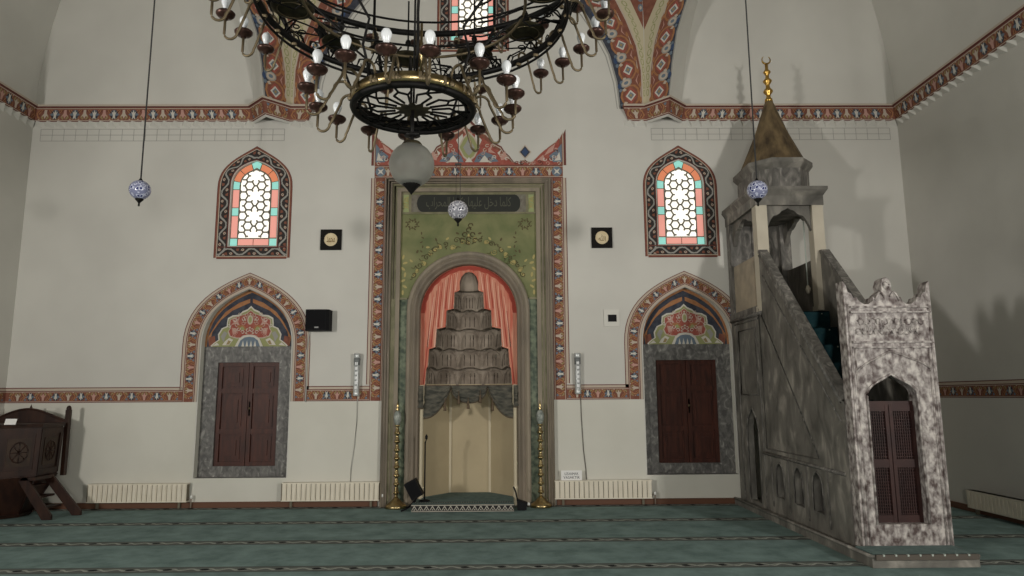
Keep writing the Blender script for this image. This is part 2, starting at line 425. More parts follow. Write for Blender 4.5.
# ================================================================= ROOM
W = 6.73; BACK = -13.5; ZTOP = 9.4; ZC0, ZC1 = 5.78, 5.985          # cornice band heights
ACX = 3.27; A_HW = .665; A_Z0 = .41
A_ZS = at(197, 345).z; A_ZA = at(251, 288).z
WIN_CX = at(682, 200).x
def win_frame(s):                                                   # painted frame of the two lower windows, taken from the left one
    return None
wl0 = at(215, 258); wl1 = at(290, 258); wa = at(253, 147.5)
WHW = (wl1.x-wl0.x)/2*.985; WZ0 = wl0.z; WZA = wa.z; WZS = at(217, 187).z
WCX = 3.262
# openings
gl0 = at(231, 247.5); WG_HW = .36; WG_Z0 = at(232, 246).z; WG_ZS = at(232, 185).z; WG_ZA = at(254, 161).z
MX = at(468.3, 350).x                                               # mihrab axis
N_HW = .775; N_ZS = at(468, 312).z; ZP = .108
wins = [(-WCX, 0), (WCX, 0), (at(473, 40).x, at(473, 51).z-WZ0)]

# back wall with its openings
holes = []
for cx, dz in wins: holes.append(arch(cx, WG_HW, WG_Z0+dz, WG_ZS+dz, WG_ZA+dz, 10, slope=.25, k=.62))
for s in (-1, 1): holes.append(arch(s*ACX, A_HW, A_Z0, A_ZS, A_ZA, 12))
nich = roundarch(MX, N_HW, .002, N_ZS, 28)
holes.append(nich)
mb = MB()
ZD = at(120, 403).z
mb.holed([(-W, 0), (W, 0), (W, ZTOP), (-W, ZTOP)], holes, lambda x, z: (x, 0, z), plaster)
# outer skin of the masonry
mb.add([(-W-.3, 1.3, 0), (W+.3, 1.3, 0), (W+.3, 1.3, ZTOP), (-W-.3, 1.3, ZTOP)], [(0, 1, 2, 3)], plaster)
# reveals
for (cx, dz), h in zip(wins, holes[:3]):
    n = len(h); v = [(x, 0, z) for x, z in h]+[(x, .08, z) for x, z in h]
    mb.add(v, [(i, (i+1) % n, n+(i+1) % n, n+i) for i in range(n)], plaster)
for h in holes[3:5]:
    n = len(h); v = [(x, 0, z) for x, z in h]+[(x, .12, z) for x, z in h]
    mb.add(v, [(i, (i+1) % n, n+(i+1) % n, n+i) for i in range(n)], dado_paint)
# plain cream dado below the painted band
def dado(x0, x1, z0=0.0, z1=None):
    z1 = ZD if z1 is None else z1
    mb.add([(x0, -.0012, z0), (x1, -.0012, z0), (x1, -.0012, z1), (x0, -.0012, z1)], [(0, 1, 2, 3)], dado_paint)
for s in (-1, 1):
    a, b = sorted((s*W, s*(ACX+A_HW+.02))); dado(a, b)
    a, b = sorted((s*(ACX-A_HW-.02), s*1.27)); dado(a, b)
    a, b = sorted((s*(ACX+A_HW+.02), s*(ACX-A_HW-.02))); dado(a, b, 0, A_Z0-.004)
struct(mb.build('wall_back'), 'pale plaster wall with painted borders behind the prayer niche')

# side walls, entrance wall, floor, ceiling
def delta(z): return 0 if z < 6.1 else .055*(z-6.1)**2+.04*(z-6.1)
for s, nm in ((-1, 'left'), (1, 'right')):
    m_ = MB(); zs = [0, 6.0]+[6.1+i*.33 for i in range(11)]
    v = []; f = []
    for z in zs: v += [(s*(W-delta(z)), .02, z), (s*(W-delta(z)), BACK, z)]
    for i in range(len(zs)-1): f.append((2*i, 2*i+1, 2*i+3, 2*i+2))
    m_.add(v, f, plaster); m_.add([(s*(W+.3), .3, 0), (s*(W+.3), BACK, 0), (s*(W+.3), BACK, ZTOP), (s*(W+.3), .3, ZTOP)], [(0, 1, 2, 3)], plaster)
    struct(m_.build('wall_'+nm), 'pale plaster side wall on the '+nm)
m_ = MB(); m_.box((-W-.3, BACK-.3, 0), (W+.3, BACK, ZTOP), plaster)
struct(m_.build('wall_front'))
m_ = MB(); m_.box((-W-.3, BACK-.3, -.2), (W+.3, 1.3, 0), carpet); struct(m_.build('floor'), 'teal carpeted floor with dark patterned prayer rows')
m_ = MB()
circ = [(6.4*cos(2*pi*i/48), -6.75+6.4*sin(2*pi*i/48)) for i in range(48)]
m_.holed([(-W-.3, BACK-.3), (W+.3, BACK-.3), (W+.3, 1.3), (-W-.3, 1.3)], [circ], lambda x, y: (x, y, ZTOP), plaster)
m_.lathe([(6.4*cos(a*pi/24), 6.4*sin(a*pi/24)) for a in range(13)], (0, -6.75, ZTOP), plaster, 48)
struct(m_.build('ceiling'), 'white dome above the hall')

# skirting
m_ = MB()
for a, b in ((-W, -1.285), (1.285, 3.86)): m_.box((a, -.03, .004), (b, 0, .07), skirt_m); m_.box((a, -.036, .07), (b, 0, .082), skirt_m)
struct(m_.build('baseboard_back'), 'dark brown skirting board along the wall foot')
m_ = MB()
m_.box((W-.03, BACK, .004), (W, -.04, .082), skirt_m); struct(m_.build('baseboard_right'))
m_ = MB(); m_.box((-W, BACK, .004), (-W+.03, -.04, .082), skirt_m); struct(m_.build('baseboard_left'))

# ---------------------------------------------------------------- cornice
def offset(path, d):
    out = []; n = len(path)
    for i, p in enumerate(path):
        p = Vector(p)
        def nrm(a, b):
            t = (Vector(b)-Vector(a)).normalized(); return Vector((t.y, -t.x))
        if i == 0: nn = nrm(path[0], path[1]); out.append(p+nn*d); continue
        if i == n-1: nn = nrm(path[-2], path[-1]); out.append(p+nn*d); continue
        a = nrm(path[i-1], path[i]); b = nrm(path[i], path[i+1]); h = (a+b).normalized()
        out.append(p+h*(d/max(.3, h.dot(a))))
    return out
X0 = 2.784; TT = .27
def cornice(s):
    path = [(2.41, 0), (X0, 0), (X0+TT, -TT), (X0+2*TT, 0), (W, 0), (W, BACK+.4)]
    if s < 0: path = [(-x, y) for x, y in reversed(path)]
    mb = MB()
    prof = [(.0, 5.755), (.03, ZC0), (.115, ZC1-.005), (.14, ZC1), (.14, ZC1+.03), (.10, ZC1+.05), (.0, ZC1+.055)]
    mm = [plaster, rust, darkred, cream, plaster, plaster]
    offs = [[Vector((p.x, p.y, z)) for p in offset(path, d)] for d, z in prof]
    # slanted end of the cornice by the central arch
    for k, (d, z) in enumerate(prof):
        e = 0 if s > 0 else -1
        offs[k][e].x += s*(.10*(1-min(1, max(0, (z-5.755)/.2))))
    for k in range(len(prof)-1):
        v = offs[k]+offs[k+1]; n = len(path)
        mb.add(v, [(i, i+1, n+i+1, n+i) for i in range(n-1)], mm[k])
    e = 0 if s > 0 else -1
    mb.add([o[e] for o in offs], [tuple(range(len(offs)))], rust)
    for i in range(len(path)-1):                                    # painted scroll on the slanted face
        R = Ribbon([offs[1][i], offs[1][i+1]], [offs[2][i], offs[2][i+1]])
        band(mb, R, line_out=False, unit=R.wid*1.3, flip=(i % 2 == 1))
    # toothed plaster corbels under the cornice
    for i in range(len(path)-1):
        a, b = Vector(path[i]), Vector(path[i+1])
        if i in ((1, 2) if s > 0 else (2, 3)): continue
        t = (b-a).normalized(); nn = Vector((t.y, -t.x)); L = (b-a).length
        k = int(L/.16)
        for j in range(k):
            c0 = a+t*(L*(j+.1)/k); c1 = a+t*(L*(j+.55)/k); c2 = a+t*(L*(j+1.0)/k)
            v = [(*c0, 5.78), (*(c1+nn*.07), 5.78), (*c2, 5.78), (*c0, 5.72), (*c2, 5.68)]
            mb.add(v, [(0, 1, 3), (1, 2, 4), (1, 4, 3), (0, 2, 1)], plaster)
    return mb
struct(cornice(-1).build('trim_1'), 'painted rust scroll cornice on the left half')
struct(cornice(1).build('trim_2'), 'painted rust scroll cornice on the right half')

# ---------------------------------------------------------------- pendentives (painted V) between central arch and squinches
def mirror(p): return Vector((-p.x, p.y, p.z))
def pendentive(s):
    mb = MB(); nd = (1, 1, 0)
    def left(pts): return [at(*p) for p in pts]
    def right(pts): return [plane(px, py, nd, X0) for px, py in pts]
    E = left([(620, 109), (616.5, 82), (609, 55), (597, 32), (585, 14), (568, -6), (545, -25), (515, -45)])
    I = left([(643.5, 109), (642, 70), (637, 45), (627, 20), (617, 0), (603, -20), (588, -42), (570, -66)])
    J = left([(646, 109), (645.2, 70), (644.4, 50), (644, 30), (630, 0), (620, -20), (607, -42), (592, -66)])
    E2 = right([(668.5, 103), (672.5, 62), (677, 32), (683, 12), (689, -6), (698, -25), (712, -45)])
    I2 = right([(649, 108), (650, 70), (654, 42), (661, 18), (668, 0), (676, -20), (690, -45)])
    J2 = right([(646, 109), (645.2, 70), (644.6, 50), (644.2, 30), (657, 0), (664, -20), (675, -45)])
    B2 = left([(681, 108), (685.5, 62), (690.5, 30), (695, 12), (700, -6), (708, -25), (722, -45)])
    if s < 0: E, I, J, E2, I2, J2, B2 = [[mirror(p) for p in l] for l in (E, I, J, E2, I2, J2, B2)]
    # solid ground of the diagonal face and its plaster reveal back to the wall
    Jw = [Vector((s*X0, 0, p.z)) for p in E2]
    n = len(E2); mb.add(E2+Jw, [(i, i+1, n+i+1, n+i) for i in range(n-1)], plaster)
    n = len(E2); mb.add(E2+B2, [(i, i+1, n+i+1, n+i) for i in range(n-1)], plaster)
    # underside
    mb.add([Vector((s*X0, 0, 6.05)), E2[0], B2[0]], [(0, 1, 2)], plaster)
    # red field inside the V
    tri_l = [J[3], J[4], J[5]]; m0 = Vector((J[3].x, 0, J[5].z))
    mb.add([J[3]+Vector((0, -.003, 0)), J[4]+Vector((0, -.003, 0)), J[5]+Vector((0, -.003, 0)), J[6]+Vector((0, -.003, 0)), Vector((s*X0, -.003, J[6].z))], [(0, 1, 2, 3, 4)], rust)
    def pr(p): return p+Vector((-s*.002, -.002, 0))
    mb.add([pr(J2[3]), pr(J2[4]), pr(J2[5]), pr(J2[6]), pr(Vector((s*X0, 0, J2[6].z)))], [(0, 1, 2, 3, 4)], rust)
    c = at(640.5, 8); c = mirror(c) if s < 0 else c
    for dz in (0, .17, .34):
        mb.add([(c.x+x, -.006-.0, c.z+dz+z) for x, z in ell(0, 0, .045, .07, 8)], [tuple(range(8))], bluegrey)
        mb.add([(c.x+x, -.008, c.z+dz+z) for x, z in ell(0, 0, .02, .035, 6)], [tuple(range(6))], cream)
    # florals
    for A, B in ((I, E), (I2, E2)):
        R = Ribbon(A, B); R.stripe(mb, 0, 1.0, rust, 0)
        R.stripe(mb, .66, 1.0, navy, 1); R.stripe(mb, .97, 1.03, greypaint, 2); R.stripe(mb, 0, .05, cream, 1)
        if A is I: R.stripe(mb, 1.10, 1.13, greypaint, 1)
        L = .43; n = int(R.len/L)
        for i in range(n+1):
            q0 = .22+i*L
            if q0 > R.len-.25: break
            wdt = (R(q0, 1)-R(q0, 0)).length
            def P(pts, m, lay): R.poly(mb, [(q0+a*1.08, .5+b*1.28/wdt) for a, b in pts], m, lay)
            k = min(1, wdt/.33)
            P([(-.16, -.13*k), (.0, -.12*k), (.14, -.135*k), (.0, -.132*k)], cream, 3); P([(.12, -.10*k), (.2, -.07*k), (.28, -.11*k), (.2, -.085*k)], pink, 3); P([(.14, .07*k), (.20, -.02*k), (.30, -.03*k), (.22, .0)], bluegrey, 3)
            P([(a*k, b*k+.005) for a, b in ell(0, 0, .17, .125, 12)], orange, 3)
            P([(a*k, b*k+.005) for a, b in ell(0, 0, .145, .10, 12)], rust, 4)
            P([(a*k, b*k) for a, b in [(-.13, 0), (-.03, -.07), (.03, -.07), (.13, 0), (.03, .07), (-.03, .07)]], red, 5)
            P([(a*k, b*k) for a, b in [(-.085, 0), (0, -.065), (.085, 0), (0, .065)]], white, 6)
            P([(a*k, b*k) for a, b in [(-.055, 0), (0, -.042), (.055, 0), (0, .042)]], bluegrey, 7)
            P([(a*k, b*k) for a, b in [(-.028, 0), (0, -.022), (.028, 0), (0, .022)]], mustard, 8)
            P([(.215+a*k, b*k+.045) for a, b in ell(0, 0, .072, .07, 10)], greypaint, 5)
            P([(.215+a*k, b*k+.045) for a, b in ell(0, 0, .055, .053, 10)], cream, 6)
            P([(.215+a*k, b*k+.045) for a, b in ell(0, 0, .028, .028, 8)], bluegrey, 7)
            P([(.20+a*k, b*k+.125*k) for a, b in ell(0, 0, .05, .025, 8)], blue, 5)
            P([(.12+a*k, b*k+.12*k) for a, b in ell(0, 0, .03, .022, 6)], bluegrey, 5)
            P([(-.14+a*k, b*k+.12*k) for a, b in ell(0, 0, .03, .022, 6)], bluegrey, 5)
            for sg in (-1, 1):
                P([(.05*sg+.02, -.12*k), (.10*sg+.02, -.10*k), (.15*sg+.02, -.125*k), (.10*sg+.02, -.14*k)], orange, 5)
                P([(sg*(.10), .045*k), (sg*.14, .07*k), (sg*.12, .10*k), (sg*.085, .08*k)], cream, 7)
    for A, B in ((I, J), (I2, J2)):
        R = Ribbon(A, B); R.stripe(mb, 0, 1, beige, 1)
        for q in range(2, int(R.len/.13)):
            q0 = q*.13; wdt = (R(q0, 1)-R(q0, 0)).length
            if wdt < .03 or q0 > R.len-.1: continue
            R.poly(mb, [(q0+a, .42+b) for a, b in ell(0, 0, .06, min(.36, .045/wdt), 8)], leafgreen, 2)
            R.poly(mb, [(q0+a, .42+b) for a, b in ell(0, 0, .044, min(.36, .045/wdt)*.62, 8)], beige, 3)
    return mb
struct(pendentive(-1).build('trim_3'), 'painted floral spandrel springing from the cornice, left of the centre')
struct(pendentive(1).build('trim_4'), 'painted floral spandrel springing from the cornice, right of the centre')

# ---------------------------------------------------------------- painted stone courses under the cornice
mb = MB()
def hline(x0, x1, z, wd=.008): mb.add([(x0, -.002, z-wd/2), (x1, -.002, z-wd/2), (x1, -.002, z+wd/2), (x0, -.002, z+wd/2)], [(0, 1, 2, 3)], greypaint)
def vline(x, z0, z1, wd=.008): mb.add([(x-wd/2, -.002, z0), (x+wd/2, -.002, z0), (x+wd/2, -.002, z1), (x-wd/2, -.002, z1)], [(0, 1, 2, 3)], greypaint)
zg = [5.67, 5.575, 5.48]
for a, b in ((-6.6, -2.85), (2.85, 6.6)):
    for z in zg: hline(a, b, z)
    n = int((b-a)/.175)
    for i in range(n+1):
        x = a+(b-a)*i/n; vline(x, 5.48, 5.67)
struct(mb.build('trim_5'), 'thin grey painted block lines under the cornice')

# ---------------------------------------------------------------- painted band round the room and over the alcoves
BZ0 = at(120, 402.5).z; BZ1 = at(120, 390.5).z
BWD = BZ1-BZ0
OH = .895; OZS = at(184, 345).z; OZA = at(251.5, 275.5).z; IH = OH-BWD*1.02; IZA = at(251.5, 286).z
mb = MB()
def v3(pts, y=0.0): return [(x, y, z) for x, z in pts]
def wallribbon(A, B, **k): band(mb, Ribbon(v3(A), v3(B)), **k)
MBX_in = abs(at(384, 300).x-MX); MBX_out = abs(at(371.5, 300).x-MX)   # mihrab side bands
for s in (-1, 1):
    cx = s*ACX
    o = arch(cx, OH, BZ0, OZS, OZA, 14); i_ = arch(cx, IH, BZ0, OZS, IZA, 14)
    wallribbon(i_, o, trim=(1.02, 1.02))
    a, b = cx+s*OH, s*W
    wallribbon([(a, BZ0), (b, BZ0)], [(a, BZ1), (b, BZ1)], trim=(.0, 0))
    a, b = cx-s*OH, MX+s*MBX_out
    wallribbon([(a, BZ0), (b, BZ0)], [(a, BZ1), (b, BZ1)])
    # band from the mihrab side up
    top = at(470, 178).z; xo, xi = MX+s*MBX_out, MX+s*MBX_in
    wallribbon([(xi, BZ0), (xi, top)], [(xo, BZ0), (xo, top)], trim=(1.27, 0))
    # cream line on the inner side of the arch band
    R = Ribbon(v3(arch(cx, IH-.04, BZ0, OZS, IZA-.05, 14)), v3(i_)); R.stripe(mb, 0, 1, cream, 0); R.stripe(mb, 0, .25, greypaint, 1)
top2 = at(470, 165.5).z
wallribbon([(MX-MBX_out, top), (MX+MBX_out, top)], [(MX-MBX_out, top2), (MX+MBX_out, top2)], line_out=False)
for e in (-1, 1):                                                   # blue corner flowers
    c = (MX+e*(MBX_out+MBX_in)/2, (top+top2)/2)
    poly_xz(mb, ell(*c, .08, .08, 10), -.010, bluegrey); poly_xz(mb, [(c[0]+x, c[1]+z) for x, z in [(-.05, -.05), (0, -.02), (.05, -.05), (.02, 0), (.05, .05), (0, .02), (-.05, .05), (-.02, 0)]], -.012, white)
mb.add([(x, -.002, z) for x, z in [(MX-MBX_in-.01, top-.03), (MX+MBX_in+.01, top-.03), (MX+MBX_in+.01, top), (MX-MBX_in-.01, top)]], [(0, 1, 2, 3)], cream)
struct(mb.build('trim_6'), 'painted rust floral border running over the alcoves and round the prayer niche')
# same band on the side walls
for s, nm, nr in ((-1, 'left', 7), (1, 'right', 8)):
    mb = MB(); x = s*(W-.001)
    R = Ribbon([(x, 0, BZ0), (x, BACK, BZ0)], [(x, 0, BZ1), (x, BACK, BZ1)]); band(mb, R)
    struct(mb.build('trim_%d' % nr), 'painted rust floral border on the '+nm+' wall')

# ---------------------------------------------------------------- painted crest over the mihrab
mb = MB()
crest = [(565.5, 129), (561.5, 138), (557, 140.5), (550.5, 145.5), (545, 151.5), (541, 157), (537.5, 161), (532.5, 163.5), (528, 162), (525, 159.5), (522, 162), (518.5, 163.5), (513.5, 161.5), (509.5, 156), (504.5, 151.5), (501.5, 146.5), (494.5, 142.5), (490.5, 136), (486, 131), (480, 128.5), (475, 124.5), (469.5, 118)]
cr = [(axz(px, py)[0]-MX, axz(px, py)[1]) for px, py in crest]
full = [(MX-x, z) for x, z in cr]+[(MX+x, z) for x, z in reversed(cr[:-1])]
full = [(full[0][0], top2)]+full+[(full[-1][0], top2)]
poly_xz(mb, full, -.002, darkred)
ins = [(MX+(x-MX)*.975, top2+(z-top2)*.93) for x, z in full]; poly_xz(mb, ins, -.004, cream)
ins = [(MX+(x-MX)*.965, top2+(z-top2)*.88) for x, z in full]; poly_xz(mb, ins, -.006, rust)
ins = [(MX+(x-MX)*.93, top2+.01+(z-top2)*.74) for x, z in full]; poly_xz(mb, ins, -.0075, red)
zc = at(470, 150).z
def P(pts, m, y): poly_xz(mb, [(MX+a, zc+b) for a, b in pts], y, m)
for sg in (-1, 1):
    P([(sg*a, b) for a, b in [(.08, -.20), (.30, -.20), (.46, -.19), (.36, -.08), (.22, -.02), (.12, -.10)]], bluegrey, -.009)
    P([(sg*a, b) for a, b in [(.16, -.20), (.34, -.20), (.24, -.09)]], white, -.0105)
    P([(sg*a, b) for a, b in [(.14, .02), (.20, .16), (.10, .26), (.08, .12)]], white, -.009)
    P([(sg*a, b) for a, b in [(.30, .02), (.38, .10), (.34, .0), (.42, -.06), (.30, -.04)]], pink, -.009)
    P([(sg*a, b) for a, b in [(.48, -.10), (.56, -.02), (.60, -.14), (.50, -.17)]], pink, -.009)
    P([(sg*a, b) for a, b in [(.44, -.05), (.50, .0), (.47, -.09)]], white, -.0095)
    P([(sg*a, b) for a, b in [(1.30, -.20), (1.44, -.20), (1.44, .10), (1.36, .0), (1.24, -.10)]], bluegrey, -.009)
    P([(sg*a, b) for a, b in [(1.16, -.10), (1.24, .02), (1.34, .10), (1.30, -.02)]], pink, -.009)
    P([(sg*a, b) for a, b in [(1.32, -.18), (1.42, -.17), (1.40, -.04)]], white, -.0105)
    P([(sg*a, b) for a, b in [(1.05, -.17), (1.15, -.08), (1.18, -.18)]], pink, -.009)
    P([(sg*(.04+.0), .24), (sg*.10, .32), (sg*.02, .36)], pink, -.009)
P([(0, .30), (.09, .20), (.17, .04), (.09, -.12), (0, -.20), (-.09, -.12), (-.17, .04), (-.09, .20)], cream, -.012)
P([(0, .26), (.075, .18), (.145, .04), (.075, -.10), (0, -.16), (-.075, -.10), (-.145, .04), (-.075, .18)], leafgreen, -.0135)
P([(0, .20), (.05, .10), (.09, .04), (.05, -.04), (0, -.10), (-.05, -.04), (-.09, .04), (-.05, .10)], greypaint, -.015)
P([(0, .44), (.05, .38), (0, .33), (-.05, .38)], white, -.012)
P([(-.06, -.20), (.06, -.20), (0, -.12)], white, -.014)
random.seed(5)
for q in range(34):
    a_ = .10+1.32*random.random(); zmax = max(0.06, max([z-top2 for x, z in cr if abs(x-a_) < .06] or [0.06])); b_ = .03+random.random()*max(.01, zmax-.10)
    if b_+top2-zc > .0 and a_ < .2: continue
    ph = random.random()*6; mm_ = (cream, pink, white, darkred)[q % 4]
    for sg in (-1, 1):
        pts = [(MX+sg*(a_+.034*cos(ph+t*.75)*(1-t*.07)), top2+b_+.028*sin(ph+t*.75)*(1-t*.07)) for t in range(8)]
        for p_, q_ in zip(pts, pts[1:]):
            dx_, dz_ = q_[0]-p_[0], q_[1]-p_[1]; l_ = math.hypot(dx_, dz_) or 1; nx_, nz_ = -dz_/l_*.006, dx_/l_*.006
            poly_xz(mb, [(p_[0]+nx_, p_[1]+nz_), (p_[0]-nx_, p_[1]-nz_), (q_[0]-nx_, q_[1]-nz_), (q_[0]+nx_, q_[1]+nz_)], -.0112, mm_)
for sg in (-1, 1):
    d0 = abs(at(525, 152).x-MX); zc2 = at(525, 152).z
    for k, m, y in ((1, cream, -.004), (.8, navy, -.0055), (.55, blue, -.007)):
        poly_xz(mb, [(MX+sg*d0+a*k, zc2+b*k) for a, b in [(0, .12), (.06, .04), (.10, .0), (.06, -.05), (0, -.12), (-.06, -.05), (-.10, .0), (-.06, .04)]], y, m)
struct(mb.build('trim_9'), 'painted crested pediment over the prayer niche')

# ================================================================= STAINED GLASS WINDOWS
def window(idx, cx, dz, lab):
    # painted frame on the wall
    mb = MB(); o = arch(cx, WHW, WZ0+dz, WZS+dz, WZA+dz, 12, slope=.62, k=.55); i_ = arch(cx, WG_HW+.012, WZ0+dz, WG_ZS+dz, WG_ZA+dz+.012, 12, slope=.25, k=.62)
    R = Ribbon(v3(i_), v3(o)); ogee(mb, R, unit=.17)
    R = Ribbon(v3([(cx+WHW, WZ0+dz), (cx-WHW, WZ0+dz)]), v3([(cx+WHW, WG_Z0+dz-.01), (cx-WHW, WG_Z0+dz-.01)])); 
    R2 = Ribbon(v3([(cx-WHW*.95, WG_Z0+dz-.01), (cx+WHW*.95, WG_Z0+dz-.01)]), v3([(cx-WHW*.95, WZ0+dz), (cx+WHW*.95, WZ0+dz)]), lift=.003); ogee(mb, R2, unit=.19)
    fr = struct(mb.build('window_%d' % idx), lab)
    # glazing
    zb, zs, za = WG_Z0+dz, WG_ZS+dz, WG_ZA+dz; hw = WG_HW
    gm = MB(); y = .035; bw = .125
    og = arch(cx, hw, zb, zs, za, 10, slope=.25, k=.62); ig = arch(cx, hw-bw, zb+bw, zs, za-bw*1.05, 10, slope=.25, k=.62)
    poly_xz(gm, og, y+.02, lead)
    poly_xz(gm, ig, y, g_white)
    # border panes
    R = Ribbon(v3(ig, y), v3(arch(cx, hw, zb+bw, zs, za, 10, slope=.25, k=.62), y), lift=.0005)
    k0 = (zs-zb-bw)
    def seg(a, b, m): 
        qs = [a]+[c for c in R.c if a < c < b]+[b]; v = []
        for q in qs: v += [R(q, .10, 1), R(q, .86, 1)]
        gm.add(v, [(2*i, 2*i+2, 2*i+3, 2*i+1) for i in range(len(qs)-1)], m)
    H = zs-zb-bw; T = R.len; sq = .115
    c_ = [0.0, H*.5-sq*.5, H-sq*.5]
    for mirror_ in (0, 1):
        def sg(a, b, m): seg(*( (a, b) if not mirror_ else (T-b, T-a)), m)
        sg(.012, c_[1]-.012, g_pink); sg(c_[1], c_[1]+sq, g_cyan); sg(c_[1]+sq+.012, c_[2]-.012, g_pink); sg(c_[2], c_[2]+sq, g_cyan)
        up = (T/2-.07-(c_[2]+sq)); sg(c_[2]+sq+.012, c_[2]+sq+up*.5-.006, g_orange); sg(c_[2]+sq+up*.5+.006, T/2-.075, g_orange)
    gm.add([(cx+a, y-.004, za-bw*.52+b) for a, b in [(-.075, .03), (-.045, -.06), (0, -.03), (.045, -.06), (.075, .03), (0, .07)]], [(0, 1, 2, 3, 4, 5)], g_cyan)
    for e in (-1, 1): gm.box((cx+e*hw-e*.012, y-.003, zb+.012), (cx+e*(hw-.115), y-.001, zb+.118), g_cyan)
    for a, b in ((-(hw-.13), -.006), (.006, hw-.13)): gm.box((cx+a, y-.003, zb+.02), (cx+b, y-.001, zb+.112), g_pink)
    g = gm.build('glass_panes', fr)
    # hexagon and star tracery
    tm = MB(); d = (hw-bw)*2/2.55; hr = d*.33; 
    def inside(x, z):
        if z < zb+bw or abs(x) > hw-bw: return False
        if z <= zs: return True
        t = (z-zs)/(za-bw*1.05-zs)
        return t < 1 and abs(x) < (hw-bw)*math.sqrt(max(0, 1-t**1.7))
    rows = []; z = zb+bw+.03; rr = 0
    dzr = d*.86
    while z < za:
        xs = (-d, 0, d) if rr % 2 == 0 else (-d/2, d/2)
        for x in xs: rows.append((x*.98, z, rr))
        z += dzr; rr += 1
    bar = .013
    def seg2(p, q):
        n = 4
        pts = [(p[0]+(q[0]-p[0])*i/n, p[1]+(q[1]-p[1])*i/n) for i in range(n+1)]
        for a, b in zip(pts, pts[1:]):
            if inside(*a) and inside(*b): tm.tube([(cx+a[0], y-.012, a[1]), (cx+b[0], y-.012, b[1])], bar, lead, 4)
    for x, z, r_ in rows:
        if abs(x) < .01 and r_ % 2 == 0: continue                   # star position stays open
        hx = [(x+hr*1.18*cos(pi/3*k), z+hr*1.18*sin(pi/3*k)) for k in range(6)]
        for k in range(6): seg2(hx[k], hx[(k+1) % 6])
        for k in range(6):
            a = pi/3*k; seg2((x+hr*1.18*cos(a), z+hr*1.18*sin(a)), (x+d*.56*cos(a), z+d*.56*sin(a)))
    R = Ribbon(v3(ig, y), v3(og, y)); 
    tm.tube([(x, y-.01, z) for x, z in ig], .012, lead, 4, closed=True)
    tm.build('tracery', fr)
window(1, wins[0][0], 0, 'left stained glass window in a pointed painted frame')
window(2, wins[1][0], 0, 'right stained glass window in a pointed painted frame')
window(3, wins[2][0], wins[2][1], 'upper stained glass window behind the chandelier')

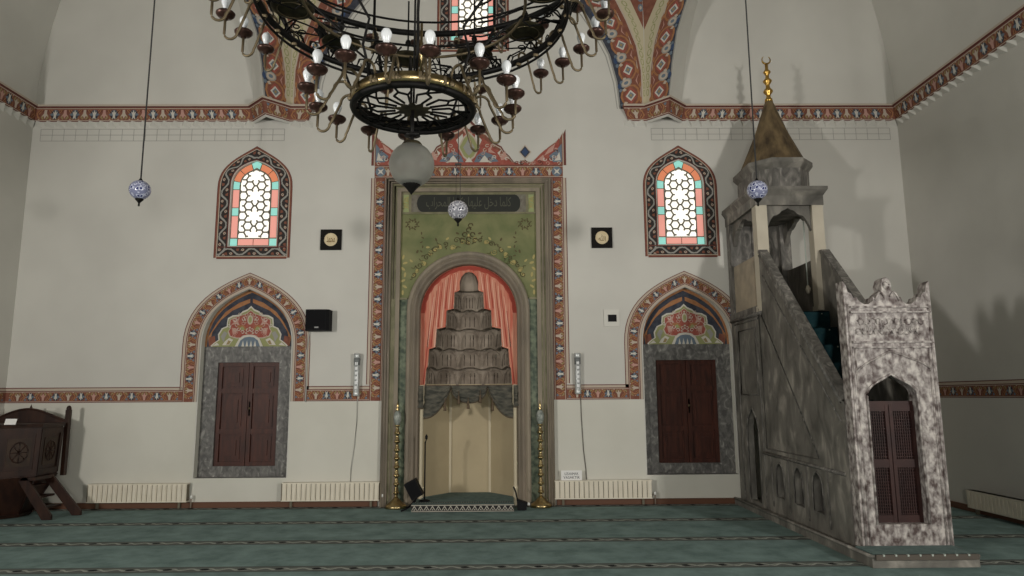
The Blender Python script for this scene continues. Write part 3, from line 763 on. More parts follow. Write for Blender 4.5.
# ================================================================= ALCOVES WITH SHUTTERS
def alcove(idx, s):
    cx = s*ACX; Y = .12
    mb = MB()
    sx0 = at(199 if s < 0 else 645.5, 400)
    TB = at(240, 346).z                                           # top of marble, bottom of painted tympanum
    hw, dh = .455, None; dz0 = at(240, 467).z; dz1 = at(240, 362).z
    dcx = s*3.265
    # marble surround with shutter opening
    mb.holed([(cx-A_HW-.02, A_Z0-.01), (cx+A_HW+.02, A_Z0-.01), (cx+A_HW+.02, TB), (cx-A_HW-.02, TB)], [[(dcx-hw, dz0), (dcx+hw, dz0), (dcx+hw, dz1), (dcx-hw, dz1)]], lambda x, z: (x, Y, z), greymarble)
    h = [(dcx-hw, dz0), (dcx+hw, dz0), (dcx+hw, dz1), (dcx-hw, dz1)]
    mb.add([(x, Y, z) for x, z in h]+[(x, Y+.12, z) for x, z in h], [(i, (i+1) % 4, 4+(i+1) % 4, 4+i) for i in range(4)], greymarble)
    mb.box((cx-A_HW, 0.005, A_Z0-.012), (cx+A_HW, Y, A_Z0+.004), greymarble)
    d = struct(mb.build('door_%d' % idx), 'grey marble framed wooden shutters in the %s alcove' % ('left' if s < 0 else 'right'))
    # two leaves with recessed panels
    for e in (-1, 1):
        m_ = MB(); x0 = dcx+(e*.004); x1 = dcx+e*hw
        a, b = min(x0, x1), max(x0, x1)
        m_.box((a, Y+.06, dz0), (b, Y+.09, dz1), wood)
        zc_ = [dz0+.03, dz0+.48, dz0+.53, dz0+1.06, dz0+1.11, dz1-.03]
        f0 = Y+.030
        for za_, zb_ in ((dz0, dz0+.06), (dz0+.46, dz0+.53), (dz0+1.05, dz0+1.12), (dz1-.06, dz1)): m_.box((a+.0601, f0+.003, za_), (b-.0601, Y+.0599, zb_), wood)
        for xa, xb in ((a, a+.06), (b-.06, b)): m_.box((xa, f0, dz0+.001), (xb, Y+.0598, dz1-.001), wood)
        for za_, zb_ in ((dz0+.06, dz0+.46), (dz0+.53, dz0+1.05), (dz0+1.12, dz1-.06)):
            m_.box((a+.09, Y+.05, za_+.035), (b-.09, Y+.0597, zb_-.035), wood)
            m_.box((a+.14, Y+.038, za_+.09), (b-.14, Y+.0499, zb_-.09), wood)
        lf = m_.build('shutter_leaf', d)
        k = MB()
        if e > 0:
            k.lathe([(0, 0), (.016, 0), (.02, .02), (.0, .03)], (0, 0, 0), bronze_wire, 10)
            k2 = MB(); k2.v = [(dcx+.03+v[0], Y+.045-v[2], dz0+.83+v[1]) for v in k.v]; k2.f = k.f; k2.m = k.m; k2.sm = k.sm; k2.mats = k.mats
            k2.box((dcx+.018, Y+.03, dz0+.72), (dcx+.042, Y+.046, dz0+.93), bronze_wire)
            k2.build('shutter_latch', lf)
    # painted tympanum
    t = MB()
    ty = arch(cx, A_HW, TB, A_ZS, A_ZA, 12); yy = Y+.001
    poly_xz(t, ty, yy, orange)
    zc = TB+.04; ins = [(cx+(x-cx)*.95, TB+(z-TB)*.94) for x, z in ty]; poly_xz(t, ins, yy-.002, navy)
    # rust flames between navy and the medallion
    ins = [(cx+(x-cx)*.86, TB+(z-TB)*.9) for x, z in ty]
    def P(pts, m, lay):
        poly_xz(t, [(cx+a, TB+b) for a, b in pts], yy-.002*lay, m)
    for e in (-1, 1):
        P([(e*a, b) for a, b in [(.60, .02), (.56, .22), (.44, .40), (.28, .54), (.02, .66), (.02, .72), (.18, .66), (.38, .52), (.50, .36), (.62, .14)]], orange, 3)
        P([(e*a, b) for a, b in [(.60, .0), (.50, .05), (.52, .16), (.60, .14)]], rust, 4)
    # lobed medallion
    lob = []
    def lobe(pts, m, lay): 
        f = [(a, b) for a, b in pts]+[(-a, b) for a, b in reversed(pts)]; P(f, m, lay)
    outer_ = [(0, .60), (.05, .55), (.12, .52), (.17, .47), (.26, .46), (.33, .42), (.34, .34), (.34, .30), (.41, .27), (.46, .18), (.45, .10), (.52, .05), (.56, .01)]
    lobe([(a*1.03, b*1.02+.0) for a, b in outer_]+[(.56, .0)], white, 5)
    lobe([(a*.985, b*.975) for a, b in outer_]+[(.54, .0)], leafgreen, 6)
    red_ = [(0, .545), (.06, .50), (.15, .465), (.25, .435), (.31, .40), (.315, .33), (.30, .27), (.33, .22), (.30, .15), (.20, .12), (.0, .12)]
    lobe([(a, b) for a, b in red_], cream, 7); lobe([(a*.95, .02+b*.945) for a, b in red_], red, 8)
    for e in (-1, 1):
        def Q(pts, m, lay): P([(e*a, b) for a, b in pts], m, lay)
        Q([(.16, .44), (.21, .385), (.28, .42), (.245, .36), (.29, .32), (.21, .34), (.15, .31), (.18, .37)], pink, 9)
        Q([(.04, .25), (.10, .33), (.20, .31), (.14, .24)], orange, 9); Q([(.07, .25), (.11, .30), (.15, .28), (.12, .245)], leafgreen, 10)
        Q([(.20, .27), (.27, .28), (.25, .18), (.19, .2)], pink, 9)
        Q([(.33, .20), (.38, .23), (.43, .15), (.38, .06), (.36, .14)], greypaint, 9)
        Q([(.24, .10), (.30, .13), (.36, .08), (.40, .02), (.30, .02)], white, 9); Q([(.27, .075), (.31, .095), (.34, .03), (.30, .03)], mustard, 10)
        Q([(.44, .02), (.48, .06), (.54, .01)], white, 9)
    lobe([(0, .175), (.08, .165), (.15, .12), (.19, .04), (.21, .0)], white, 11)
    lobe([(0, .145), (.07, .135), (.13, .09), (.165, .0)], bluegrey, 12)
    for x in (-.09, -.03, .03, .09): P([(x-.02, .0), (x, .09), (x+.02, .0)], white, 13)
    P(ell(0, .40, .045, .075, 10), cream, 11); P(ell(0, .40, .025, .05, 8), leafgreen, 12)
    random.seed(21)
    for q in range(26):
        a_, b_ = .02+.36*random.random(), .13+.36*random.random()
        if (a_/.36)**2+((b_-.12)/.42)**2 > 1: continue
        ph = random.random()*6; m__ = (cream, pink, white)[q % 3]
        for e in (-1, 1):
            pts = [(e*(a_+.030*cos(ph+t_*.8)*(1-t_*.07)), b_+.030*sin(ph+t_*.8)*(1-t_*.07)) for t_ in range(8)]
            for p_, q_ in zip(pts, pts[1:]):
                l_ = math.hypot(q_[0]-p_[0], q_[1]-p_[1]) or 1; nx_, nz_ = -(q_[1]-p_[1])/l_*.0045, (q_[0]-p_[0])/l_*.0045
                P([(p_[0]+nx_, p_[1]+nz_), (p_[0]-nx_, p_[1]-nz_), (q_[0]-nx_, q_[1]-nz_), (q_[0]+nx_, q_[1]+nz_)], m__, 10.5)
    # pale flower work
    for a, b in ((0, .49), (.08, .40), (-.08, .40), (.05, .2), (-.05, .2), (0, .28)): P(ell(a, b, .018, .014, 6), cream, 11)
    t.build('painted_tympanum', d)['label'] = 'painted floral tympanum in navy, orange and red'
alcove(1, -1); alcove(2, 1)

# ================================================================= TEXT
ARAB = {'ا': 'FE8D FE8E', 'ب': 'FE8F FE90 FE91 FE92', 'ح': 'FEA1 FEA2 FEA3 FEA4', 'خ': 'FEA5 FEA6 FEA7 FEA8', 'د': 'FEA9 FEAA', 'ر': 'FEAD FEAE', 'ز': 'FEAF FEB0',
        'ع': 'FEC9 FECA FECB FECC', 'ك': 'FED9 FEDA FEDB FEDC', 'ل': 'FEDD FEDE FEDF FEE0', 'م': 'FEE1 FEE2 FEE3 FEE4', 'ه': 'FEE9 FEEA FEEB FEEC', 'ي': 'FEF1 FEF2 FEF3 FEF4'}
def shape(word):
    out = ''
    for i, c in enumerate(word):
        f = [chr(int(x, 16)) for x in ARAB[c].split()]
        prev = i > 0 and len(ARAB[word[i-1]].split()) == 4
        nxt = i < len(word)-1 and len(f) == 4
        out += f[3] if prev and nxt else f[1] if prev else f[2] if nxt else f[0]
    return out[::-1]
def text_mesh(body, height, width=None, extr=.002):
    """letters as a mesh centred on the origin in the XZ plane"""
    cu = bpy.data.curves.new('t', 'FONT'); cu.body = body; cu.size = 1; cu.extrude = 0; cu.align_x = 'CENTER'; cu.resolution_u = 3
    o = bpy.data.objects.new('t', cu); COL.objects.link(o); bpy.context.view_layer.update()
    me = bpy.data.meshes.new_from_object(o.evaluated_get(bpy.context.evaluated_depsgraph_get())); bpy.data.objects.remove(o)
    vs = [v.co.copy() for v in me.vertices]; fs = [tuple(p.vertices) for p in me.polygons]; bpy.data.meshes.remove(me)
    if not vs: return [], []
    x0, x1 = min(v.x for v in vs), max(v.x for v in vs); y0, y1 = min(v.y for v in vs), max(v.y for v in vs)
    k = height/(y1-y0); kx = k if width is None else width/(x1-x0)
    return [((v.x-(x0+x1)/2)*kx, 0, (v.y-(y0+y1)/2)*k) for v in vs], fs
def put_text(mb, body, c, height, width, m):
    v, f = text_mesh(body, height, width)
    mb.add([(x+c[0], y+c[1], z+c[2]) for x, y, z in v], f, m)

# ================================================================= MIHRAB
mih = thing('prayer_niche', 'tall stone and green painted prayer niche with red drapery painted inside its round arch', 'prayer niche', (MX, 0, 0))
def hx(px, py): return abs(at(px, py).x-MX)
FO = hx(384.5, 300); F1 = hx(391, 300); F2 = hx(396, 300); FI = hx(400, 300)
zt = at(470, 179).z; z1 = at(470, 184.5).z; z2 = at(470, 189).z; z3 = at(470, 192.5).z
def uframe(mb, xo, xi, zo, zi, y, m, y1=.0):
    for e in (-1, 1): mb.box((MX+e*xo, y, 0), (MX+e*xi, y1, zo), m)
    mb.box((MX-xi, y, zi), (MX+xi, y1, zo), m)
mb = MB()
uframe(mb, FO, F1, zt, z1, -.075, carved_brown)
uframe(mb, F1, F2, z1, z2, -.035, olive)
uframe(mb, F2, FI, z2, z3, -.06, carved_brown2)
for xx, zz in ((FO-.02, zt-.02), (FO-.06, zt-.06), ((F1+F2)/2, (z1+z2)/2)):
    yy = -.078 if xx > F1 else -.04
    mb.tube([(MX-xx, yy, 0), (MX-xx, yy, zz), (MX+xx, yy, zz), (MX+xx, yy, 0)], .013, carved_brown2, 6)
mb.build('stone_frame', mih)
R_O = hx(407, 325); R_I = hx(419.5, 330)
zi0 = at(470, 213.5).z; zg0 = at(470, 299).z
# green field round the arch
mb = MB()
outer = [(MX-FI, zg0), (MX-R_O-.0, zg0)]+[(MX-R_O*cos(pi*i/28), N_ZS+R_O*sin(pi*i/28)) for i in range(29) if N_ZS+R_O*sin(pi*i/28) > zg0]+[(MX+R_O, zg0), (MX+FI, zg0), (MX+FI, zi0), (MX-FI, zi0)]
mb.holed(outer, [], lambda x, z: (x, -.012, z), greenfield)
mb.box((MX-FI, -.03, zi0-.012), (MX+FI, -.01, zi0+.014), olive)
random.seed(3)
# scrolling ornament over the arch
for k in range(25):
    a = radians(35+110*k/24); rr = R_O+.07+.14*max(0, sin((a-radians(35))/radians(110)*pi))*random.random()
    c = (MX+rr*cos(a)*1.02, N_ZS+rr*sin(a)); sz = .035+.02*random.random(); off = random.random()*pi*2
    if k % 3 == 0 or random.random() < .2:
        poly_xz(mb, ell(*c, sz*.7, sz*.45, 8, off), -.0155, ochre)
    mb.tube([(c[0]+sz*cos(off+t*.7)*(1-t*.075), -.016, c[1]+sz*sin(off+t*.7)*(1-t*.075)) for t in range(13)], .006, ochre if k % 2 else brown_o, 5)
    mb.tube([(c[0]+sz*cos(off), -.016, c[1]+sz*sin(off)), (c[0]+sz*1.5*cos(off+.5), -.016, c[1]+sz*1.6*sin(off+.5)), (c[0]+sz*2.3*cos(off+.3), -.016, c[1]+sz*2*sin(off+.3))], .005, brown_o, 5)
for k in range(13):
    a = radians(42+8*k); rr = R_O+.25+.05*(k % 2)*sin(a); c = (MX+rr*cos(a), N_ZS+rr*sin(a)); poly_xz(mb, ell(*c, .030, .016, 8, a+(k % 3)), -.0155, brown_o if k % 2 else ochre)
# apex ornament and corner rosettes
for x, z in ((0, .20), (-.06, .27), (.06, .27), (0, .34), (.10, .18), (-.10, .18), (.03, .41)):
    mb.tube([(MX+x+.035*cos(t), -.016, N_ZS+R_O+z+.0+.035*sin(t)) for t in range(6)], .009, brown_o, 5)
for e in (-1, 1):
    cxr, czr = MX+e*(FI-.17), zi0-.19
    random.seed(9)
    for q in range(16):
        aa = 2*pi*q/16; rx, rz = (.10, .085) if q % 2 else (.06, .05)
        poly_xz(mb, ell(cxr+rx*cos(aa), czr+.02+rz*sin(aa), .020, .011, 6, aa+.6), -.0145, brown_o)
    mb.tube([(cxr+.075*cos(t), -.0145, czr+.02+.065*sin(t)) for t in [2*pi*k_/18 for k_ in range(18)]], .0045, brown_o, 5, True)
    for q in range(6): poly_xz(mb, ell(cxr-e*(.14+.02*(q % 2)), czr-.12-.07*q, .012, .026, 6, q), -.0145, brown_o)
    for q in range(7):
        zz = zg0+.1+q*.09; poly_xz(mb, ell(MX+e*(FI-.04-.03*(q % 2)), zz, .018, .04, 7, q), -.0145, ochre)
mb.build('painted_arch_field', mih)['label'] = 'green painted field with gilt scrolls over the niche arch'
# inscription band
mb = MB()
mb.box((MX-FI, -.016, zi0+.014), (MX+FI, -.004, z3), olive)
zc = (zi0+z3)/2-.01; hh = (z3-zi0)/2-.03
CX0 = hx(416.5, 203)-.0; LX1 = hx(411, 203); 
mb.box((MX-LX1+.01, -.020, zc-hh), (MX+LX1-.01, -.014, zc+hh), greypaint if False else mat('inscription_ground', (.13, .11, .09), .7, col2=(.2, .19, .15), scale=14))
for e in (-1, 1):
    mb.box((MX+e*(FI-.03), -.021, zc-hh), (MX+e*(LX1+.03), -.014, zc+hh), greenfield2)
    for q in range(6): mb.tube([(MX+e*(FI/2+LX1/2)+.04*cos(q+t), -.022, zc-hh*.6+q*hh*.24+.02*sin(t)) for t in range(5)], .006, ochre, 5)
IW = hx(423, 203)
poly_xz(mb, [(MX-IW, zc-hh), (MX+IW, zc-hh)]+[(MX+IW+.09*sin(pi*k/8), zc-hh*cos(pi*k/8)) for k in range(1, 8)]+[(MX+IW, zc+hh), (MX-IW, zc+hh)]+[(MX-IW-.09*sin(pi*k/8), zc+hh*cos(pi*k/8)) for k in range(1, 8)], -.022, mat('inscription_black', (.022, .024, .020), .5))
letters_m = mat('faded_gilt_lettering', (.085, .085, .062), .6)
words = 'كلما دخل عليها زكريا المحراب'.split()
put_text(mb, ' '.join(shape(w_) for w_ in reversed(words)), (MX, -.024, zc), hh*1.45, IW*1.85, letters_m)
mb.build('inscription_panel', mih)['label'] = 'dark rounded inscription panel with faded gilt lettering'
# side strips of green marble
for e in (-1, 1):
    mb = MB(); xa = hx(404.5, 400)-.0
    mb.box((MX+e*FI, -.02, 0), (MX+e*R_O, -.002, zg0), greenmarble)
    mb.box((MX+e*(F1), -.045, 0), (MX+e*FI, -.0, zg0-.0), olive)
    mb.box((MX+e*(FI+.02), -.05, zg0-.012), (MX+e*R_O, -.002, zg0+.018), olive)
    mb.build('marble_side_panel', mih)
# arch surround
mb = MB(); xa = R_O
def archring(r0, r1, y0, y1, m):
    p0 = roundarch(MX, r0, 0, N_ZS, 28); p1 = roundarch(MX, r1, 0, N_ZS, 28); n = len(p0)
    v = [(x, y0, z) for x, z in p0]+[(x, y1, z) for x, z in p1]
    mb.add(v, [(i, i+1, n+i+1, n+i) for i in range(n-1)], m, True)
prof = [(R_O, 0), (R_O, -.05), (R_O-.02, -.065), (R_O-.05, -.06), (R_O-.075, -.035), (R_O-.095, -.045), (R_O-.12, -.04), (R_I+.03, -.005), (R_I+.015, .0), (R_I, .015), (R_I, .14)]
for (a, b), (c, d) in zip(prof, prof[1:]): archring(a, c, b, d, carved_brown2 if a > R_O-.06 else carved_brown)
mb.build('arch_surround', mih)
# painted drapery wall inside the arch, with the stepped hood opening
YD = .13
tiers = [(9.2, 272, 290.5), (15, 290.5, 308.5), (23, 308.5, 327), (33, 327, 347), (40.5, 347, 366.5), (43, 366.5, 385)]
def ty(px_y): return at(468.3, px_y, YD).z
PXM = 10.6/700
steps = []
zb = ty(385)
T = [(h*PXM, ty(b), ty(a)) for h, a, b in tiers]
half = [(T[5][0], zb)]
for k in range(5, -1, -1):
    half += [(T[k][0]*1.0, T[k][1]), (T[k][0]*.97, T[k][2]-.03)] if k else [(T[k][0], T[k][1]), (T[k][0], T[k][1]+.13), (T[k][0]*.8, T[k][2]-.07), (T[k][0]*.4, T[k][2]-.012), (0, T[k][2])]
contour = [(MX+x, z) for x, z in half]+[(MX-x, z) for x, z in reversed(half[:-1])]
mb = MB()
ra = [(MX-(R_I+.01)*cos(pi*i/28), N_ZS+(R_I+.01)*sin(pi*i/28)) for i in range(29)]
poly = [(MX-T[5][0], zb)]+[(MX-R_I-.01, zb)]+ra+[(MX+R_I+.01, zb)]+contour
mb.holed(poly, [], lambda x, z: (x, YD, z), drape)
# painted folds and fringe
darkfold = mat('drape_fold_paint', (.36, .06, .04), .8); fringe = mat('drape_fringe_paint', (.72, .42, .32), .8)
for k in range(-13, 14):
    x = k*.052
    if abs(x) > R_I-.03: continue
    zt_ = N_ZS+math.sqrt(max(0, (R_I-.05)**2-x*x))*.96
    zlo = max([zb+.02]+[t[2] for t in T if abs(x) < t[0]+.02] )
    if zt_-zlo < .06: continue
    w0, w1 = .004, .014
    mb.add([(MX+x*.85-w0, YD-.002, zt_), (MX+x*.85+w0, YD-.002, zt_), (MX+x+w1, YD-.002, zlo), (MX+x-w1*.3, YD-.002, zlo)], [(0, 3, 2, 1)], darkfold if k % 2 else fringe)
p0 = [(MX-(R_I-.005)*cos(pi*i/28), YD-.003, N_ZS+(R_I-.005)*sin(pi*i/28)) for i in range(29)]
p1 = [(MX-(R_I-.06-.012*(i % 2))*cos(pi*i/28), YD-.003, N_ZS+(R_I-.06-.012*(i % 2))*sin(pi*i/28)) for i in range(29)]
mb.add(p0+p1, [(i, i+1, 29+i+1, 29+i) for i in range(28)], darkfold)
mb.box((MX-R_I, YD-.012, zb-.03), (MX+R_I, YD+.02, zb), mat('valance_rod', (.06, .02, .015), .5))
mb.build('painted_drapery', mih)['label'] = 'red painted drapery wall inside the arch'
# stalactite hood
mb = MB()
deps = [.12, .20, .29, .38, .46, .53]; cells = [1, 3, 3, 5, 5, 5]
def tier_curve(w_, d, n, v, N=60):
    out = []
    for i in range(N+1):
        u = i/N; a = pi*u
        sc = abs(sin(n*pi*u)) if n > 1 else sin(pi*u)
        lift = (1-(1-v)**2)
        fl = .035*abs(sin(3*n*pi*u)) if n > 1 else .03*abs(sin(5*pi*u))
        k = 1+.26*sc*min(1, max(0, (.92-v)*2.2))*(.35+.65*v)-.10*(1-sc)*(1-v)+fl
        k2 = k
        out.append((MX-w_*cos(a)*(1 if n == 1 else .985), YD+max(0, sin(a))**.7*d*k2))
    return out
prev = None
for k in range(5, -1, -1):
    w_, z0_, z1_ = T[k]; d = deps[k]; n = cells[k]; rows = []
    for j in range(11):
        v = j/10; kk = 1.
        if k == 0: kk = math.sqrt(max(.0, 1-v**2.2)) if v < 1 else .02
        c = tier_curve(w_*max(kk, .03), d*(max(kk, .03)), n, v)
        zz = z0_+(z1_-z0_)*v
        rows.append([(x, y, zz-(.035*abs(cos(n*pi*i/60))**3 if (j == 0 and n > 1) else 0)) for i, (x, y) in enumerate(c)])
    m = len(rows[0])
    if prev:                                                      # underside between this tier and the deeper one below
        mb.add(prev+rows[0], [(i, i+1, m+i+1, m+i) for i in range(m-1)], muq)
    for a, b in zip(rows, rows[1:]): mb.add(a+b, [(i, i+1, m+i+1, m+i) for i in range(m-1)], muq, True)
    dk = mat('hood_shade_stone', (.10, .08, .06), .85)  # dark brown paints the shade under tier lips and along the flutes
    mb.tube([Vector(p)+Vector((0, -.006, 0)) for p in rows[0]], .010, dk, 5)
    if n > 1:
        for q in range(n):
            pts = []
            for i in range(13):
                t = i/12; ii = 60*(q+t)/n; i_a = min(59, int(ii)); fr = ii-i_a; h_ = .8+8.2*(1-abs(2*t-1)**2.4)**.5*.95; j = min(9, int(h_)); fj = h_-j
                a0_ = Vector(rows[j][i_a]).lerp(Vector(rows[j][i_a+1]), fr); a1_ = Vector(rows[j+1][i_a]).lerp(Vector(rows[j+1][i_a+1]), fr)
                pts.append(a0_.lerp(a1_, fj)+Vector((0, -.01, 0)))
            mb.tube(pts, .008, muq, 5)
            for f_ in (.3, .5, .7):
                ii = int(60*(q+f_)/n); mb.tube([Vector(rows[j][ii])+Vector((0, -.002, 0)) for j in (1, 3, 5, 7)], .005, dk, 4)
    prev = rows[-1]
mb.build('stalactite_hood', mih)['label'] = 'stepped brown-grey stalactite hood in six tiers'
# lower niche walls
mb = MB()
pl = [(-T[5][0]-.06, .13), (-.30, .62), (.30, .62), (T[5][0]+.06, .13)]
for i, m in ((0, nichecream), (1, nichecream), (2, nichecream)):
    a, b = pl[i], pl[i+1]; mb.add([(MX+a[0], a[1], 0), (MX+b[0], b[1], 0), (MX+b[0], b[1], zb+.02), (MX+a[0], a[1], zb+.02)], [(0, 1, 2, 3)], m)
for e in (-1, 1):
    mb.box((MX+e*.285, .595, 0), (MX+e*.32, .63, zb), nichecream2)
    mb.add([(MX+e*R_I, .13, 0), (MX+e*pl[3][0], .13, 0), (MX+e*pl[3][0], .13, zb), (MX+e*R_I, .13, zb)], [(0, 1, 2, 3)], nichecream)
mb.build('niche_wall', mih)['label'] = 'cream painted polygonal niche wall'
for e in (-1, 1):
    mb = MB(); x = MX+e*(R_I-.032)
    mb.lathe([(.045, 0), (.045, .22), (.052, .23), (.052, .25), (.036, .27), (.033, .3), (.033, zb-.3), (.045, zb-.26), (.045, zb)], (x, .085, 0.0), nichecream2, 16)
    mb.build('corner_colonnette', mih)
# valance swags
def swag(name, xs, ztop, fn, y0, parent):
    mb = MB(); NU, NV = 26, 12; v = []
    for i in range(NU+1):
        u = i/NU; x = xs[0]+(xs[1]-xs[0])*u
        zl = fn(u)
        for j in range(NV+1):
            t = j/NV; z = ztop+(zl-ztop)*t
            yy = y0-.02*sin(t*pi*7)*(.3+.7*t) - .05*sin(pi*t)*sin(pi*min(1, max(0, u)))
            v.append((x, yy, z))
    f = [(i*(NV+1)+j, (i+1)*(NV+1)+j, (i+1)*(NV+1)+j+1, i*(NV+1)+j+1) for i in range(NU) for j in range(NV)]
    mb.add(v, f, valance_m, True); 
    edge = [v[i*(NV+1)+NV] for i in range(NU+1)]; mb.tube(edge, .011, mat('valance_fringe', (.10, .075, .05), .8), 5)
    return mb.build(name, parent)
val = thing('valance', 'dark green draped cloth valance with tassels hanging in the prayer niche', 'valance', (MX, .08, zb))
def vx(px): return at(px, 400, .09).x
def vz(py): return at(468, py, .09).z
vt = vz(385.5)
swag('side_swag', (vx(421), vx(451)), vt, lambda u: vz(418 if u < .12 else 418-30*((u-.12)/.88)**2.2), .09, val)
swag('side_swag', (vx(487.5), vx(516)), vt, lambda u: vz(418 if u > .88 else 418-30*((.88-u)/.88)**2.2), .09, val)
swag('centre_swag', (vx(451), vx(487.5)), vt, lambda u: vz(387+16*math.sqrt(max(0, 1-(2*u-1)**2))), .075, val)
swag('end_tail', (vx(418.5), vx(424)), vt, lambda u: vz(408), .01, val)
swag('end_tail', (vx(513.5), vx(518.5)), vt, lambda u: vz(407), .01, val)
tas = None
for px, py in ((445, 405), (458.7, 398), (468.2, 403), (480.2, 397), (492.5, 405)):
    if tas is None:
        t_ = MB(); t_.lathe([(0, .10), (.006, .10), (.006, .03), (.018, .02), (.014, .005), (.022, -.06), (.024, -.085), (0, -.085)], (0, 0, 0), mat('tassel', (.12, .085, .055), .8), 10)
        tas = t_.build('tassel', loc=(0, 0, 0)); tas.parent = val; t = tas
    else: t = link_copy(tas, val)
    p = at(px, py, .03); t.location = p-val.location

# carpeted step in front of and inside the niche
st = thing('carpeted_step', 'low teal carpeted step in the prayer niche with a black and white patterned front edge', 'step', (MX, -.3, 0))
sl, sr = MX-.735, MX+.655; sy = -.56
mb = MB(); mb.xy([(sl, sy), (sr, sy), (sr, -.08), (MX+R_I-.07, -.08), (MX+R_I-.07, .13), (MX+.30, .60), (MX-.30, .60), (MX-R_I+.07, .13), (MX-R_I+.07, -.08), (sl, -.08)], .005, ZP, carpet_plain)
mb.build('platform', st)
mb = MB(); mb.box((sl, sy-.012, .006), (sr, sy, ZP-.002), mat('edge_black', (.02, .018, .018), .8))
wh = mat('edge_white', (.42, .40, .34), .8); n = 17; L = (sr-sl)/n
for i in range(n):
    a = sl+i*L
    for pts in ([(0, .008), (L, .008), (L, .018), (0, .018)], [(0, ZP-.02), (L, ZP-.02), (L, ZP-.008), (0, ZP-.008)],
                [(0, .025), (L*.12, .025), (L*.5, .07), (L*.88, .025), (L, .025), (L*.56, .085), (L*.44, .085)],
                [(L*.35, .028), (L*.65, .028), (L*.5, .05)]):
        poly_xz(mb, [(a+x, z) for x, z in pts], sy-.014, wh)
mb.build('patterned_edge', st)['label'] = 'black and white zigzag edge strip'
mb = MB()
for y_, m in ((-.47, mat('step_band', (.04, .05, .045), .9)), (-.40, mat('step_band', (.04, .05, .045), .9))): mb.box((sl+.02, y_, ZP), (sr-.02, y_+.02, ZP+.002), m)
for i in range(40):
    a = sl+.03+(sr-sl-.06)*i/40; mb.box((a, -.445, ZP), (a+.015, -.405, ZP+.0025), mat('step_spot', (.28, .30, .26), .9))
mb.build('woven_band', st)

# ================================================================= MINBAR
mi = thing('minbar', 'tall grey marble minbar with stairs, conical gilt roof and carved mottled marble portal', 'pulpit', (4.38, -1.9, 0))
x0, x1 = 3.93, 4.84; PY = -3.48
def slab_yz(mb, outer, holes, xa, xb, m, inner=None):
    for x in (xa, xb): mb.holed(outer, holes, lambda y, z: (x, y, z), m)
    for l in [outer]+holes:
        n = len(l); mb.add([(xa, y, z) for y, z in l]+[(xb, y, z) for y, z in l], [(i, (i+1) % n, n+(i+1) % n, n+i) for i in range(n)], inner or m)
# plinth
mb = MB(); mb.box((3.845, -3.84, 0.002), (4.82, -3.44, .10), minbar_dark); mb.box((3.845, -3.44, 0.002), (x1+.08, -.04, .085), minbar_dark)
mb.tube([(3.845, -.05, .085), (3.845, -3.84, .10), (4.82, -3.84, .10)], .018, minbar_dark, 6)
mb.build('plinth', mi)
mb = MB(); mb.box((3.87, -3.855, .10), (4.80, -3.49, .122), carpet_plain); mb.box((3.87, -3.87, .075), (4.80, -3.842, .122), mat('step_nosing', (.10, .085, .07), .8))
for i in range(8): mb.box((3.93+i*.11, -3.875, .108), (3.945+i*.11, -3.855, .124), white_dot)
mb.build('step_carpet', mi)['label'] = 'teal carpet on the front step'
# left flank with passage arch and three blind arches
SB0 = (PY+.16, 1.50); SB1 = (-1.35, 3.40)
out = [(PY+.16, .085), (PY+.16, SB0[1]), (SB1[0], SB1[1]), (-1.31, SB1[1]), (-1.31, 2.64), (-.06, 2.64), (-.06, .085)]
pas = arch(-.715, .225, .13, 1.02, 1.38, 8, slope=.9)
nl = [arch(c, .125, .29, .57, .72, 6) for c in (-1.58, -2.12, -2.62)]
mb = MB(); slab_yz(mb, out, [pas]+nl, x0, x0+.085, minbar_dark)
for c in (-1.58, -2.12, -2.62): mb.box((x0+.084, c-.15, .26), (x0+.099, c+.15, .75), mat('niche_shade_stone', (.03, .028, .025), .8, col2=(.07, .065, .06), scale=9))  # darker backing colour paints the shade inside the blind arches
mb.build('side_wall', mi)['label'] = 'dark veined marble flank with a passage arch and three small blind arches'
mb = MB(); slab_yz(mb, out, [pas], x1-.085, x1, minbar_dark); mb.build('side_wall', mi)
# relief mouldings on the left flank
mb = MB()
def bar_yz(pts, w_=.02, t=.016, m=minbar_streak, closed=False):
    P = [Vector((x0-t*.2, y, z)) for y, z in pts]; mb.tube(P, w_, m, 4, closed)
sl_ = (SB1[1]-SB0[1])/(SB1[0]-SB0[0])
def off(y, d): return SB0[1]+(y-SB0[0])*sl_-d
bar_yz([(PY+.17, off(PY+.17, .03)), (SB1[0], SB1[1]-.03)], .028)
bar_yz([(PY+.2, off(PY+.2, .26)), (-1.40, off(-1.40, .26))], .012)
bar_yz([(PY+.75, .86), (-1.2, off(-1.2, .86)), (-1.2, .86)], .012, closed=True)
bar_yz([(-1.08, .80), (PY+.2, .76)], .022)
bar_yz([(-1.10, .09), (-1.10, 2.60)], .012)
bar_yz([(-.28, .10), (-.28, 2.6)], .010)
bar_yz([(-1.30, 2.62), (-.06, 2.62)], .03); bar_yz([(-1.16, 2.56), (-.2, 2.56)], .015)
bar_yz([(-.36, 1.55), (-.36, 2.45), (-1.02, 2.45), (-1.02, 1.55)], .014, closed=True)
for l in nl: bar_yz(l, .011, closed=True)
bar_yz(pas[0:], .013)
for c in (-1.33, -1.85, -2.37, -2.88): bar_yz([(c, .16), (c, .76)], .013)
mb.build('moulding', mi)
